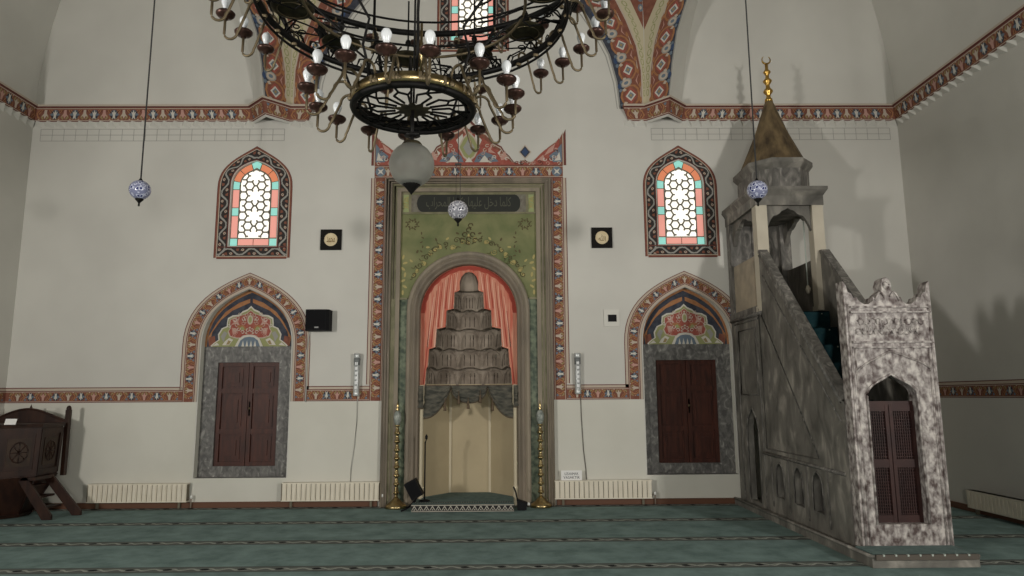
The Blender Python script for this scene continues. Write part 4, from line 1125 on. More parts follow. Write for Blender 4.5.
# streaked slabs: balustrade cap
mb = MB()
for xa in (x0-.012, x1-.095):
    mb.prism([(xa, PY+.16, SB0[1]-.02), (xa, SB1[0], SB1[1]), (xa, SB1[0]+.04, SB1[1]), (xa, SB1[0]+.04, SB1[1]+.045), (xa, SB1[0]-.02, SB1[1]+.045), (xa, PY+.16, SB0[1]+.045)], (0, 0, 0), (.107, 0, 0), minbar_streak)
mb.build('handrail_cap', mi)
# solid mass of the stairs and the carpeted steps
mb = MB(); n = 11; ya, yb = PY+.20, -1.28; za_, zb_ = .12, 2.60
pts = []
for i in range(n):
    y = ya+(yb-ya)*i/n; z = za_+(zb_-za_)*(i+1)/n; pts += [(y, z-(zb_-za_)/n), (y, z)]
pts += [(yb, zb_), (-.08, zb_), (-.08, 2.40), (-1.08, 2.40), (-1.08, .09), (ya, .09)]
mb.yz(pts, x0+.10, x1-.10, minbar_dark); mb.build('staircase', mi)
mb = MB()
for i in range(n):
    y = ya+(yb-ya)*i/n; z = za_+(zb_-za_)*(i+1)/n; h = (zb_-za_)/n; d = (yb-ya)/n
    mb.box((x0+.10, y-.008, z-h), (x1-.10, y, z+.008), carpet_dark); mb.box((x0+.10, y-.008, z), (x1-.10, y+d, z+.01), carpet_dark)
    for xx in (x0+.2, (x0+x1)/2, x1-.2): mb.box((xx-.008, y-.014, z-.03), (xx+.008, y-.008, z-.014), white_dot)
mb.box((x0+.14, yb, zb_), (x1-.14, -.12, zb_+.012), carpet_dark)
mb.build('stair_carpet', mi)['label'] = 'dark teal carpet with small studs on the stairs'
# kiosk
KZ = 2.64; KT = 4.07
for (xa, xb), (ya_, yb_), m in (((x0, x0+.15), (-1.30, -1.15), cream_stone), ((x1-.15, x1), (-1.30, -1.15), cream_stone), ((x0, x0+.16), (-.20, -.04), minbar_streak), ((x1-.16, x1), (-.20, -.04), minbar_streak)):
    mb = MB(); mb.box((xa, ya_, KZ), (xb, yb_, KT), m); mb.box((xa-.012, ya_-.012, KZ), (xb+.012, yb_+.012, KZ+.07), m)
    o = mb.build('canopy_post', mi)
    if m is cream_stone: o['label'] = 'cream stone front post'
mb = MB()                                                          # beige balustrade on the left, dark on the right
mb.box((x0+.03, -1.15, KZ), (x0+.09, -.20, 3.42), beige_slab); mb.box((x0+.015, -1.05, KZ+.06), (x0+.03, -.75, 3.35), beige_slab)
mb.box((x0+.0, -1.15, KZ), (x0+.1, -.2, KZ+.09), minbar_streak)
mb.build('balustrade_slab', mi)['label'] = 'beige stone balustrade slab'
mb = MB(); mb.box((x1-.09, -1.15, KZ), (x1-.03, -.20, 3.36), minbar_dark); mb.build('balustrade_slab', mi)
mb = MB(); mb.box((x0+.16, -.09, KZ), (x1-.16, -.04, KT), minbar_streak); mb.box((x0+.36, -.115, KZ), (x0+.42, -.09, KT), minbar_streak); mb.box((x1-.45, -.125, KZ), (x1-.38, -.09, KT), minbar_dark)
mb.build('back_panel', mi)
mb = MB(); mb.tube([(4.42, -.13, 3.7), (4.42, -.13, 2.9)], .016, blackobj, 6); mb.box((4.36, -.16, 3.0), (4.48, -.12, 3.05), blackobj); mb.tube([(4.42, -.16, 3.02), (4.42, -.3, 2.66)], .014, blackobj, 6)
mb.build('black_stand', mi)
mb = MB(); mb.tube([(x1-.19, -1.1, 3.9), (x1-.19, -1.1, 3.0)], .008, white_dot, 5); mb.lathe([(0, .06), (.02, .05), (.035, 0), (.02, -.05), (0, -.06)], (x1-.19, -1.1, 2.95), cream_stone, 12)
mb.build('pull_cord', mi)
def spandrel(mb, a, b, fixed, axis, t, m):
    """ogee arched slab between two posts; a..b along the opening"""
    n = 14; c = (a+b)/2; hw = (b-a)/2; pts = [(a, KT), (a, KT-.34)]
    for i in range(n+1):
        u = -1+2*i/n; k = abs(u)
        z = KT-.06-.0*k-.22*(k**3.2)-(.03 if .3 < k < .6 else 0)+(.035*max(0, 1-k*5))
        pts.append((c+hw*u*.93, z))
    pts += [(b, KT-.34), (b, KT)]
    if axis == 'x': mb.prism([(p, fixed, z) for p, z in pts], (0, 0, 0), (0, t, 0), m)
    else: mb.prism([(fixed, p, z) for p, z in pts], (0, 0, 0), (t, 0, 0), m)
mb = MB(); spandrel(mb, x0+.15, x1-.15, -1.25, 'x', .06, minbar_dark); spandrel(mb, -1.15, -.2, x0+.04, 'y', .06, minbar_dark); spandrel(mb, -1.15, -.2, x1-.1, 'y', .06, minbar_dark)
mb.build('arched_spandrels', mi)
mb = MB(); mb.box((x0-.01, -1.31, KT), (x1+.01, -.03, KT+.13), minbar_dark)
def ringflare(mb, xa, xb, ya, yb, z0_, z1_, e, m):
    v = [(xa, ya, z0_), (xb, ya, z0_), (xb, yb, z0_), (xa, yb, z0_), (xa-e, ya-e, z1_), (xb+e, ya-e, z1_), (xb+e, yb, z1_), (xa-e, yb, z1_)]
    mb.add(v, [(0, 1, 5, 4), (1, 2, 6, 5), (2, 3, 7, 6), (3, 0, 4, 7), (4, 5, 6, 7)], m)
ringflare(mb, x0-.01, x1+.01, -1.31, -.03, KT+.13, KT+.21, .05, minbar_dark); mb.box((x0-.05, -1.36, KT+.21), (x1+.06, -.03, KT+.25), minbar_dark)
mb.build('entablature', mi)
def octo(xa, xb, ya, yb, c): return [(xa+c, ya), (xb-c, ya), (xb, ya+c), (xb, yb-c), (xb-c, yb), (xa+c, yb), (xa, yb-c), (xa, ya+c)]
mb = MB(); DZ0 = KT+.25; DZ1 = at(775, 161, -1.2).z
mb.xy(octo(x0+.09, x1-.02, -1.22, -.16, .22), DZ0, DZ1, minbar_streak)
A = octo(x0+.09, x1-.02, -1.22, -.16, .22); B = octo(x0+.04, x1+.03, -1.27, -.11, .24)
for (q0, zq0), (q1, zq1) in (((A, DZ1-.10), (B, DZ1-.03)), ((B, DZ1-.03), (B, DZ1+.03))):
    mb.add([(x, y, zq0) for x, y in q0]+[(x, y, zq1) for x, y in q1], [(i, (i+1) % 8, 8+(i+1) % 8, 8+i) for i in range(8)], minbar_dark)
mb.add([(x, y, DZ1+.03) for x, y in B], [tuple(range(8))], minbar_dark)
mb.build('drum', mi)
CCX, CCY = 4.385, -.72
AZ = at(769, 101, CCY).z; CCX = at(768.7, 101, CCY).x; TX = at(768.7, 58, CCY)
mb = MB(); n = 14; zb_ = DZ1+.03
mb.lathe([(.47, 0), (.45, .04), (.235, (AZ-zb_)*.50), (.05, AZ-zb_), (0, AZ-zb_)], (CCX, CCY, zb_), cone_m, n, False)
mb.build('conical_roof', mi)['label'] = 'weathered brown-gold conical roof'
mb = MB(); H = TX.z-AZ
pr = [(0, -.02), (.055, -.02), (.05, .03), (.03, .06), (.032, .10), (.065, .15), (.065, .17), (.03, .22), (.026, .27), (.06, .33), (.06, .345), (.025, .39), (.024, .44), (.05, .485), (.05, .5), (.022, .54), (.022, .64), (.0, .645)]
k = (H-.11)/.62
mb.lathe([(r*1.05, z*k) for r, z in pr], (CCX, CCY, AZ), gold, 16)
cz = AZ+.64*k+.06
mb.tube([(CCX+.062*cos(a), CCY, cz+.062*sin(a)) for a in [radians(-90-145+290*i/18) for i in range(19)]], [.004+.010*sin(pi*i/18) for i in range(19)], gold, 6)
mb.build('crescent_finial', mi)['label'] = 'gilt knobbed finial with an open crescent'
# portal
px0, px1 = 3.95, 4.825; pc = (px0+px1)/2
def PZ(py): return at(890, py, PY).z
sh = PZ(304); cz_ = [(0, PZ(277)), (.035, PZ(279)), (.055, PZ(285)), (.045, PZ(290)), (.065, PZ(292)), (.10, PZ(295)), (.115, PZ(299)), (.14, PZ(297)), (.15, PZ(301)), (.19, sh)]
crown = [(pc+a, z) for a, z in cz_]
left_sp = [(px0, PZ(281)), (px0+.03, PZ(285)), (px0+.045, PZ(292)), (px0+.075, PZ(293)), (px0+.10, PZ(298)), (px0+.13, PZ(297)), (px0+.15, PZ(301)), (px0+.20, sh)]
top = left_sp+[(2*pc-x, z) for x, z in reversed(crown)]+crown[1:]+[(px0+px1-x, z) for x, z in reversed(left_sp)]
DC = 4.355; DH = .252; DZS = 1.53; DZA = PZ(374); DB = .315
outl = [(px0, .10)]+top+[(px1, .10)]
door = arch(DC, DH, DB, DZS, DZA, 8, slope=.62, k=.5)
mb = MB()
for y in (PY, PY+.15): mb.holed(outl, [door], lambda x, z: (x, y, z), portal_m)
for l in (outl, door):
    n = len(l); mb.add([(x, PY, z) for x, z in l]+[(x, PY+.15, z) for x, z in l], [(i, (i+1) % n, n+(i+1) % n, n+i) for i in range(n)], portal_m)
# blind arch line, frieze frame and capitals of the crown
def bar(pts, r, m=portal_m, closed=False): mb.tube([(x, PY-.002, z) for x, z in pts], r, m, 5, closed)
f0, f1 = PZ(343), PZ(308)
for a, b in ((f1, f1+.02), (f1-.05, f1-.035), (f0, f0+.02), (f0-.05, f0-.035)): mb.box((px0+.05, PY-.03, a), (px1-.02, PY, b), portal_m)
bar([(px0+.06, PZ(372)), (px0+.16, PZ(364)), (pc-.1, PZ(355)), (pc-.02, PZ(351)), (pc+.1, PZ(355)), (px1-.14, PZ(363)), (px1-.06, PZ(369))], .012)
bar(door, .014)
for x in (px0+.03, px1-.03): bar([(x, .12), (x, sh)], .012)
bar([(px0+.07, .12), (px0+.07, PZ(347))], .008); bar([(px1-.07, .12), (px1-.07, PZ(347))], .008)
# carved frieze letters and tendrils
random.seed(11)
put_text(mb, shape('محمد')+' '+shape('الله' if False else 'عليها')+' '+shape('المحراب'), (pc, PY-.008, (f0+f1)/2-.015), (f1-f0)*.5, (px1-px0)*.62, portal_m)
for i in range(22):
    cx_ = px0+.12+(px1-px0-.24)*i/21; cz0 = (f0+f1)/2-.01+(.05 if i % 2 else -.05)
    mb.tube([(cx_+.028*cos(t*.9+i), PY-.004, cz0+.032*sin(t*.9+i)) for t in range(6)], .006, portal_m, 5)
# scrolled leaves of the crown
for base, sg in ((pc, 0),):
    for e in (-1, 1):
        mb.tube([(base+e*(.03+.012*t), PY-.006, PZ(297)+.05*sin(t*.5)) for t in range(9)], .011, portal_m, 5)
    mb.tube([(base+.032*cos(t*.7), PY-.006, PZ(285)+.034*sin(t*.7)) for t in range(9)], .009, portal_m, 5)
mb.build('portal', mi)['label'] = 'carved white and purple-brown mottled marble portal with a crested top'
# latticed door leaves
for e in (-1, 1):
    mb = MB(); a, b = sorted((DC+e*.004, DC+e*(DH+.0))); dz1 = 1.44; yf = PY+.09
    for xa, xb in ((a, a+.035), (b-.035, b)): mb.box((xa, yf, DB), (xb, yf+.035, dz1), lattice_wood)
    for za2, zb2 in ((DB, DB+.07), (DB+.52, DB+.60), (dz1-.06, dz1)): mb.box((a+.0351, yf+.003, za2), (b-.0351, yf+.032, zb2), lattice_wood)
    lf = mb.build('lattice_door_leaf', mi)
    mb = MB()
    nx = 8; 
    for i in range(1, nx): x = a+.035+(b-a-.07)*i/nx; mb.box((x-.004, yf+.012, DB+.05), (x+.004, yf+.022, dz1-.03), lattice_wood)
    nz = 34
    for i in range(1, nz): z = DB+.05+(dz1-DB-.1)*i/nz; mb.box((a+.02, yf+.016, z-.004), (b-.02, yf+.026, z+.004), lattice_wood)
    mb.build('lattice', lf)
mb = MB(); mb.box((DC-DH+.002, PY+.10, 1.44), (DC+DH-.002, PY+.13, 1.48), lattice_wood); mb.box((DC-DH+.01, PY+.15, DB), (DC+DH-.01, PY+.155, 1.44), dark_in); mb.build('door_rail', mi)  # near-black sheet behind the lattice stands in for the unlit interior

# ================================================================= RADIATORS, CABLES, SMALL THINGS
def radiator(px0_, px1_, label, ribs=20):
    a, b = at(px0_, 493, -.1).x, at(px1_, 493, -.1).x; z0_, z1_ = .10, .352
    r = thing('radiator', label, 'radiator', ((a+b)/2, -.08, 0), 'low radiators along the wall')
    mb = MB(); mb.box((a, -.10, z0_), (b, -.03, z1_-.01), rad_gap); mb.build('core', r)
    mb = MB(); L = (b-a)/ribs
    for i in range(ribs): 
        xa = a+i*L+L*.07; xb = a+(i+1)*L-L*.07
        mb.box((xa, -.118, z0_+.004), (xb, -.10, z1_-.012), rad_m)
        mb.box((xa+.012, -.126, z0_+.02), (xb-.012, -.117, z1_-.03), rad_m)
    mb.box((a-.004, -.122, z1_-.014), (b+.004, -.02, z1_), rad_m); mb.box((a-.004, -.122, z0_-.004), (b+.004, -.03, z0_+.008), rad_m)
    mb.build('ribbed_front', r)
    mb = MB(); mb.box((a-.012, -.11, z0_), (a-.002, -.03, z1_-.004), rad_gap); mb.build('end_cover', r)
    for x in (a+.12, b-.12):
        mb = MB(); mb.box((x-.015, -.07, .006), (x+.015, -.04, z0_), rad_gap); mb.build('foot', r)
    xv = b+.03 if px0_ < 400 else b+.03
    mb = MB(); mb.tube([(b, -.07, .14), (b+.05, -.07, .14), (b+.05, -.07, .01)], .010, mat('pipe', (.25, .2, .16), .5), 6)
    mb.lathe([(0, 0), (.018, 0), (.018, .04), (0, .045)], (b+.05, -.07, .14), whitepl, 10)
    mb.build('valve_pipe', r); return r, a, b
radiator(88, 187, 'low ribbed cream radiator under the plain wall beside the wooden preaching chair')
radiator(282, 379, 'low ribbed cream radiator just left of the prayer niche')
radiator(555, 652, 'low ribbed cream radiator just right of the prayer niche with a paper sign above it')
# valve at the left radiator of the second pair
o = MB(); xv = at(277, 493, -.1).x
# convector on the right wall
r = thing('radiator', 'low plain cream radiator on the right side wall behind the minbar', 'radiator', (6.62, -2.0, 0), 'low radiators along the wall')
mb = MB(); mb.box((6.60, -3.8, .075), (6.69, -.98, .30), rad_m); mb.box((6.595, -3.805, .285), (6.69, -.975, .30), rad_m)
mb.build('panel', r); mb = MB()
for i in range(40): mb.box((6.592, -3.78+i*.070, .09), (6.601, -3.73+i*.070, .275), rad_m)
mb.build('ribbed_front', r)
for y in (-3.4, -1.1):
    mb = MB(); mb.box((6.63, y-.02, .004), (6.66, y+.02, .076), rad_gap); mb.build('foot', r)

def plaque(px, py, txt, lab):
    c = at(px, py); t = thing('wall_plaque', lab, 'plaque', (c.x, -.015, c.z), 'square black plaques beside the prayer niche')
    h = .158; mb = MB(); mb.box((c.x-h, -.028, c.z-h), (c.x+h, -.003, c.z+h), mat('plaque_black', (.008, .007, .006), .6, spec=.12)); mb.build('square_board', t)
    mb = MB(); gl = mat('pale_gold_disc', (.62, .50, .30), .4, .1, col2=(.72, .62, .42), scale=12)
    mb.add([(c.x+.095*cos(2*pi*i/32), -.031, c.z+.095*sin(2*pi*i/32)) for i in range(32)], [tuple(range(32))], gl)
    mb.tube([(c.x+.095*cos(2*pi*i/32), -.031, c.z+.095*sin(2*pi*i/32)) for i in range(32)], .007, mat('plaque_rim', (.70, .58, .38), .4), 5, True)
    d = mb.build('gilt_disc', t)
    mb = MB(); put_text(mb, txt, (c.x, -.0335, c.z), .085 if len(txt) > 1 else .10, .125 if len(txt) > 1 else .11, mat('plaque_letter', (.16, .09, .02), .5)); mb.build('lettering', d)
plaque(331.3, 240, shape('محمد'), 'square black plaque with a gold disc of Arabic lettering, left of the prayer niche')
plaque(601.7, 238, '\uFDF2', 'square black plaque with a gold disc of Arabic lettering, right of the prayer niche')

# loudspeaker on the wall
c = at(318.5, 320.5, -.12); sp = thing('loudspeaker', 'black box loudspeaker mounted on the wall right of the left alcove', 'loudspeaker', (c.x, -.1, c.z))
mb = MB(); h, hz = .17, .155
mb.xy([(c.x-h, -.03), (c.x-h+.0, -.20), (c.x-h+.03, -.215), (c.x+h-.04, -.215), (c.x+h-.0, -.18), (c.x+h+.01, -.03)], c.z-hz, c.z+hz, blackobj)
mb.build('cabinet', sp); mb = MB(); mb.box((c.x-h+.025, -.222, c.z-hz+.02), (c.x+h-.05, -.214, c.z+hz-.02), mat('speaker_grille', (.008, .008, .009), .8, spec=.1)); mb.build('grille', sp)
mb = MB(); mb.box((c.x-.03, -.226, c.z-hz+.035), (c.x+.03, -.221, c.z-hz+.055), mat('speaker_badge', (.25, .25, .25), .4)); mb.build('badge', sp)
mb = MB(); pts = [at(309.5, 331, -.02), at(308.5, 340, -.012), at(306.6, 352, -.012), at(306.2, 386, -.012), at(305.5, 402, -.012)]; mb.tube(pts, .009, cable_m, 5)
tag(mb.build('cable', loc=tuple(pts[0])), 'grey cable hanging down the wall from the black loudspeaker', 'cable')
# silver tube sconces and cables
def tube_lamp(pxa, pya, pyb, lab):
    a = at(pxa, pya, -.06); b = at(pxa, pyb, -.06)
    t = thing('wall_tube', lab, 'wall ornament', (a.x, -.06, b.z), 'upright silver tubes on the wall')
    mb = MB(); L = a.z-b.z; mb.lathe([(0, 0), (.043, 0), (.048, .01), (.048, .05), (.044, .06), (.044, L-.07), (.05, L-.06), (.05, L-.005), (.045, L), (0, L)], (a.x, -.06, b.z), silver, 16); mb.build('tube', t)
    mb = MB(); 
    for i in range(6): mb.box((a.x-.02, -.106, b.z+.10+i*(L-.2)/6), (a.x+.02, -.103, b.z+.10+(i+.6)*(L-.2)/6), mat('tube_white', (.75, .76, .76), .4))
    mb.box((a.x-.012, -.1035, b.z+.09), (a.x+.012, -.1025, b.z+L-.09), mat('tube_dark', (.16, .17, .17), .4)); mb.lathe([(.045, L*.72), (.0465, L*.72), (.0465, L*.93), (.045, L*.93)], (a.x, -.06, b.z), mat('tube_dark', (.16, .17, .17), .4), 16)
    mb.box((a.x-.02, -.03, b.z+L*.4), (a.x+.02, -.002, b.z+L*.5), silver)
    mb.build('pierced_ornament', t)
tube_lamp(357.3, 353.5, 396, 'upright silver tube on the wall just left of the prayer niche')
tube_lamp(577.3, 353, 394, 'upright silver tube on the wall just right of the prayer niche')
for pts_, m, lab, nm in (([(357.5, 398), (357, 420), (354.5, 445), (351, 470), (350.5, 483)], cable_m, 'pale cable hanging below the left silver wall tube', 'cable'), ([(580.5, 395), (581.5, 420), (583.5, 450), (586, 470), (586.5, 480)], mat('mid_cable', (.16, .15, .13), .6), 'dark cable hanging below the right silver wall tube', 'cable')):
    P_ = [at(a, b, -.012) for a, b in pts_]; mb = MB(); mb.tube(P_, .0065, m, 5); tag(mb.build(nm, loc=tuple(P_[0])), lab, 'cable')
# thermostat
c = at(611, 318.5); t = thing('wall_control_panel', 'white wall plate with a small black display, right of the prayer niche', 'control panel', (c.x, 0, c.z))
a = at(604, 326.5); b = at(619, 309.5)
mb = MB(); mb.box((a.x, -.018, a.z), (b.x, -.002, b.z), plaster if False else mat('panel_white', (.64, .625, .57), .6)); mb.build('plate', t)
mb = MB(); a = at(608, 321.8); b = at(616.2, 314.8); mb.box((a.x, -.026, a.z), (b.x, -.018, b.z), blackobj); mb.build('display', t)
# paper sign on the radiator
c = at(571.5, 475.3, -.08); t = thing('paper_sign', 'white paper sign with two lines of print standing on the radiator', 'sign', (c.x, -.08, c.z))
mb = MB(); mb.box((c.x-.15, -.085, c.z-.068), (c.x+.15, -.081, c.z+.068), mat('paper', (.83, .82, .80), .8)); mb.build('sheet', t)
mb = MB(); ink = mat('ink', (.05, .05, .06), .8); put_text(mb, 'UZANMAK', (c.x, -.087, c.z+.022), .036, .20, ink); put_text(mb, 'YASAKTIR', (c.x, -.087, c.z-.030), .036, .235, ink); mb.build('print', t)

# brass candlesticks
def candlestick(px, lab):
    b = at(px, 506, -.10); t = thing('candlestick', lab, 'candlestick', (b.x, -.16, 0), 'tall brass candlesticks beside the prayer niche')
    mb = MB(); pr = [(0, 0), (.15, 0), (.155, .02), (.145, .045), (.12, .06), (.085, .085), (.05, .12), (.028, .15)]
    z = .15
    for k in range(8):
        pr += [(.022, z), (.022, z+.035), (.040, z+.05), (.044, z+.06), (.040, z+.07), (.024, z+.085), (.03, z+.11)]; z += .118
    pr += [(.022, z), (.02, z+.03), (.042, z+.045), (.03, z+.06)]; zt_ = z+.06
    mb.lathe(pr+[(0, zt_)], (b.x, -.16, 0), brass, 20); mb.build('brass_stem', t)
    mb = MB(); mb.lathe([(0, zt_-.01), (.03, zt_), (.055, zt_+.06), (.058, zt_+.12), (.045, zt_+.17), (.022, zt_+.20), (0, zt_+.205)], (b.x, -.16, 0), mat('candle_glass', (.36, .38, .34), .25, col2=(.18, .2, .18), scale=20), 16); mb.build('glass_vase', t)
    mb = MB(); mb.lathe([(.022, 0), (.03, .015), (.012, .04), (.022, .07), (.008, .10), (.0, .15)], (b.x, -.16, zt_+.2), brass, 12); mb.build('top_finial', t)
candlestick(396.5, 'tall knobbed brass candlestick left of the prayer niche'); candlestick(541, 'tall knobbed brass candlestick right of the prayer niche')

# black box and microphone stand at the niche step
c = at(413.8, 490, -.45); t = thing('floor_monitor', 'small black box speaker tipped on its corner at the left end of the niche step', 'loudspeaker', (c.x, -.42, c.z-.13))
mb = MB(); rot_ = radians(28); 
def rp(x, y, z): return (c.x+x*cos(rot_)-z*sin(rot_), -.42+y, c.z+.01+x*sin(rot_)+z*cos(rot_))
v = [rp(x, y, z) for x in (-.085, .085) for y in (-.09, .09) for z in (-.12, .12)]
mb.add(v, [(0, 1, 3, 2), (4, 6, 7, 5), (0, 4, 5, 1), (2, 3, 7, 6), (0, 2, 6, 4), (1, 5, 7, 3)], blackobj); bx_ = mb.build('cabinet', t)
mb = MB(); v = [rp(x, -.094, z) for x, z in ((-.07, -.10), (.07, -.10), (.07, .10), (-.07, .10))]; mb.add(v, [(0, 1, 2, 3)], mat('speaker_grille', (.008, .008, .009), .8, spec=.1)); mb.build('grille', t)
mb = MB(); mb.tube([rp(0, 0, -.11), (c.x-.02, -.42, .10), (c.x-.10, -.45, .03), (c.x-.16, -.5, .012)], .012, blackobj, 6); mb.tube([rp(-.02, .02, -.11), (c.x-.02, -.40, .02)], .014, blackobj, 6); mb.build('bent_foot', t)
p = at(424.5, 500, -.30); t = thing('microphone_stand', 'thin black microphone stand on the niche step beside the left colonnette', 'stand', (p.x, -.30, ZP))
mb = MB(); mb.tube([(p.x, -.30, ZP+.02), (p.x, -.30, .92)], .010, blackobj, 8); mb.build('pole', t)
mb = MB(); mb.lathe([(0, 0.002), (.075, .002), (.075, .015), (.02, .03), (0, .03)], (p.x, -.30, ZP), blackobj, 20); mb.build('base', t)
mb = MB(); mb.tube([(p.x, -.30, .90), (p.x+.02, -.33, .96)], .008, blackobj, 6); mb.lathe([(0, 0), (.016, .01), (.02, .05), (0, .08)], (p.x+.02, -.33, .95), blackobj, 10); mb.build('microphone', t)
p = at(521, 500, -.45); t = thing('foot_pedal', 'small black device lying at the right end of the niche step', 'device', (p.x, -.42, 0))
mb = MB(); mb.prism([(p.x-.05, -.5, .01), (p.x+.07, -.5, .01), (p.x+.09, -.5, .10), (p.x-.06, -.5, .15)], (0, 0, 0), (0, .14, 0), blackobj); mb.build('housing', t)
mb = MB(); mb.box((p.x+.07, -.47, .07), (p.x+.12, -.40, .10), whitepl); mb.build('white_cap', t)
mb = MB(); mb.tube([(p.x-.05, -.45, .14), (p.x-.07, -.42, .24), (p.x-.10, -.36, .30)], .012, blackobj, 6); mb.build('arm', t)

# ================================================================= PREACHING CHAIR
def kursu():
    cx, cy = -6.18, -.60
    t = thing('preaching_chair', 'dark wooden polygonal preaching chair with a curved back and short ladder in the left corner', 'preaching chair', (cx, cy, 0))
    def ring(r, z, n=8, ph=pi/8): return [(cx+r*cos(2*pi*i/n+ph), cy+r*sin(2*pi*i/n+ph), z) for i in range(n)]
    def shell(mb, r0, z0, r1, z1, m, caps=True):
        A, B = ring(r0, z0), ring(r1, z1); mb.add(A+B, [(i, (i+1) % 8, 8+(i+1) % 8, 8+i) for i in range(8)], m)
        if caps: mb.add(A, [tuple(range(8))[::-1]], m); mb.add(B, [tuple(range(8))], m)
    mb = MB(); shell(mb, .30, .004, .34, .05, wood2); shell(mb, .30, .05, .54, .50, wood2)
    for i in range(8):
        a = 2*pi*i/8+pi/8; mb.tube([(cx+.31*cos(a), cy+.31*sin(a), .05), (cx+.545*cos(a), cy+.545*sin(a), .50)], .014, wood2, 5)
    mb.build('tapered_base', t)
    mb = MB(); shell(mb, .57, .50, .59, .54, wood2); shell(mb, .57, .54, .60, 1.18, wood2); shell(mb, .62, 1.18, .63, 1.225, wood2)
    mb.build('gallery', t)
    # framed panels
    pan = mat('chair_panel', (.028, .016, .010), .5, col2=(.05, .028, .016), scale=8)
    for i in range(8):
        a0, a1 = 2*pi*i/8+pi/8, 2*pi*(i+1)/8+pi/8; am = (a0+a1)/2
        if sin(am) > .5: continue
        mb = MB(); R0, R1 = .588, .614
        def pt(u, z, e): 
            k = (z-.54)/.64; r = .57+.03*k
            p = Vector((cx+r*cos(a0), cy+r*sin(a0), z)).lerp(Vector((cx+r*cos(a1), cy+r*sin(a1), z)), u)
            return p+Vector((cos(am), sin(am), 0))*e
        def quad(u0, u1, z0_, z1_, e, m):
            v = [pt(u0, z0_, e), pt(u1, z0_, e), pt(u1, z1_, e), pt(u0, z1_, e), pt(u0, z0_, .001), pt(u1, z0_, .001), pt(u1, z1_, .001), pt(u0, z1_, .001)]
            mb.add(v, [(0, 1, 2, 3), (0, 4, 5, 1), (1, 5, 6, 2), (2, 6, 7, 3), (3, 7, 4, 0)], m)
        for u0, u1, za2, zb2 in ((0.0, .12, .56, 1.16), (.88, 1.0, .56, 1.16), (.121, .879, .56, .63), (.121, .879, 1.09, 1.16)): quad(u0, u1, za2, zb2, .016, wood2)
        quad(.2, .8, .68, 1.04, .008, pan)
        c = .86; mb.tube([pt(.5+.22*cos(k*pi/8), c+.13*sin(k*pi/8), .012) for k in range(16)], .008, wood2, 4, True)
        for k in range(8): 
            aa = k*pi/4; mb.tube([pt(.5, c, .012), pt(.5+.22*cos(aa), c+.13*sin(aa), .012)], .006, wood2, 4)
        mb.build('carved_panel', t)
    # curved back board on the wall side with two knob posts
    n = 20; xl, xr = cx-.56, cx+.56
    mb = MB(); pts = [(xl, 1.20)]+[(xl+(xr-xl)*i/n, 1.245+.16*max(0, sin(pi*i/n))**1.5) for i in range(n+1)]+[(xr, 1.20)]
    mb.xz(pts, cy+.30, cy+.335, wood2); mb.build('curved_back', t)
    mb = MB(); mb.tube([(x, cy+.30, z+.008) for x, z in pts[1:-1]], .016, wood2, 6)
    mb.lathe([(.012, 0), (.018, .02), (.006, .05), (0, .07)], (cx+.03, cy+.31, 1.41), wood2, 8); mb.build('top_rail', t)
    for x in (xl, xr):
        mb = MB(); mb.box((x-.025, cy+.28, .50), (x+.025, cy+.35, 1.40), wood2); mb.lathe([(.03, 0), (.034, .02), (.02, .05), (0, .06)], (x, cy+.315, 1.40), wood2, 10); mb.build('post', t)
    # ladder on the right
    for y in (-.94, -.58):
        mb = MB(); xt, xb = cx+.44, cx+.80
        if y > -.9: xt += .10; xb += .17
        mb.prism([(xt-.06, y, .50), (xb-.07, y, .004), (xb+.045, y, .004), (xb+.045, y, .06), (xt+.05, y, .54), (xt-.06, y, .56)], (0, 0, 0), (0, .035, 0), wood2); mb.build('ladder_stringer', t)
    for k, z in enumerate((.14, .28, .42)):
        mb = MB(); x = cx+.78-.36*(z/.5); mb.box((x-.07, -.905, z-.012), (x+.07, -.58, z+.012), wood2)
        o = mb.build('step', t)
    mb = MB(); mb.box((cx+.36, -.94, .50), (cx+.60, -.56, .54), wood2); mb.build('top_step', t)
    q = at(8, 420, -1.2)
    p = thing('paper_note', 'small white paper note standing on the rim of the wooden preaching chair', 'note', (q.x, -1.155, 1.226))
    mb = MB(); v = [(q.x-.07, -1.165, 1.2262), (q.x+.075, -1.165, 1.2262), (q.x+.075, -1.14, 1.30), (q.x-.07, -1.14, 1.30)]; v2 = [(a, b+.004, c) for a, b, c in v]
    mb.add(v+v2, [(0, 1, 2, 3), (7, 6, 5, 4), (0, 4, 5, 1), (3, 2, 6, 7), (0, 3, 7, 4), (1, 5, 6, 2)], mat('paper', (.83, .82, .80), .8)); mb.build('sheet', p)
kursu()

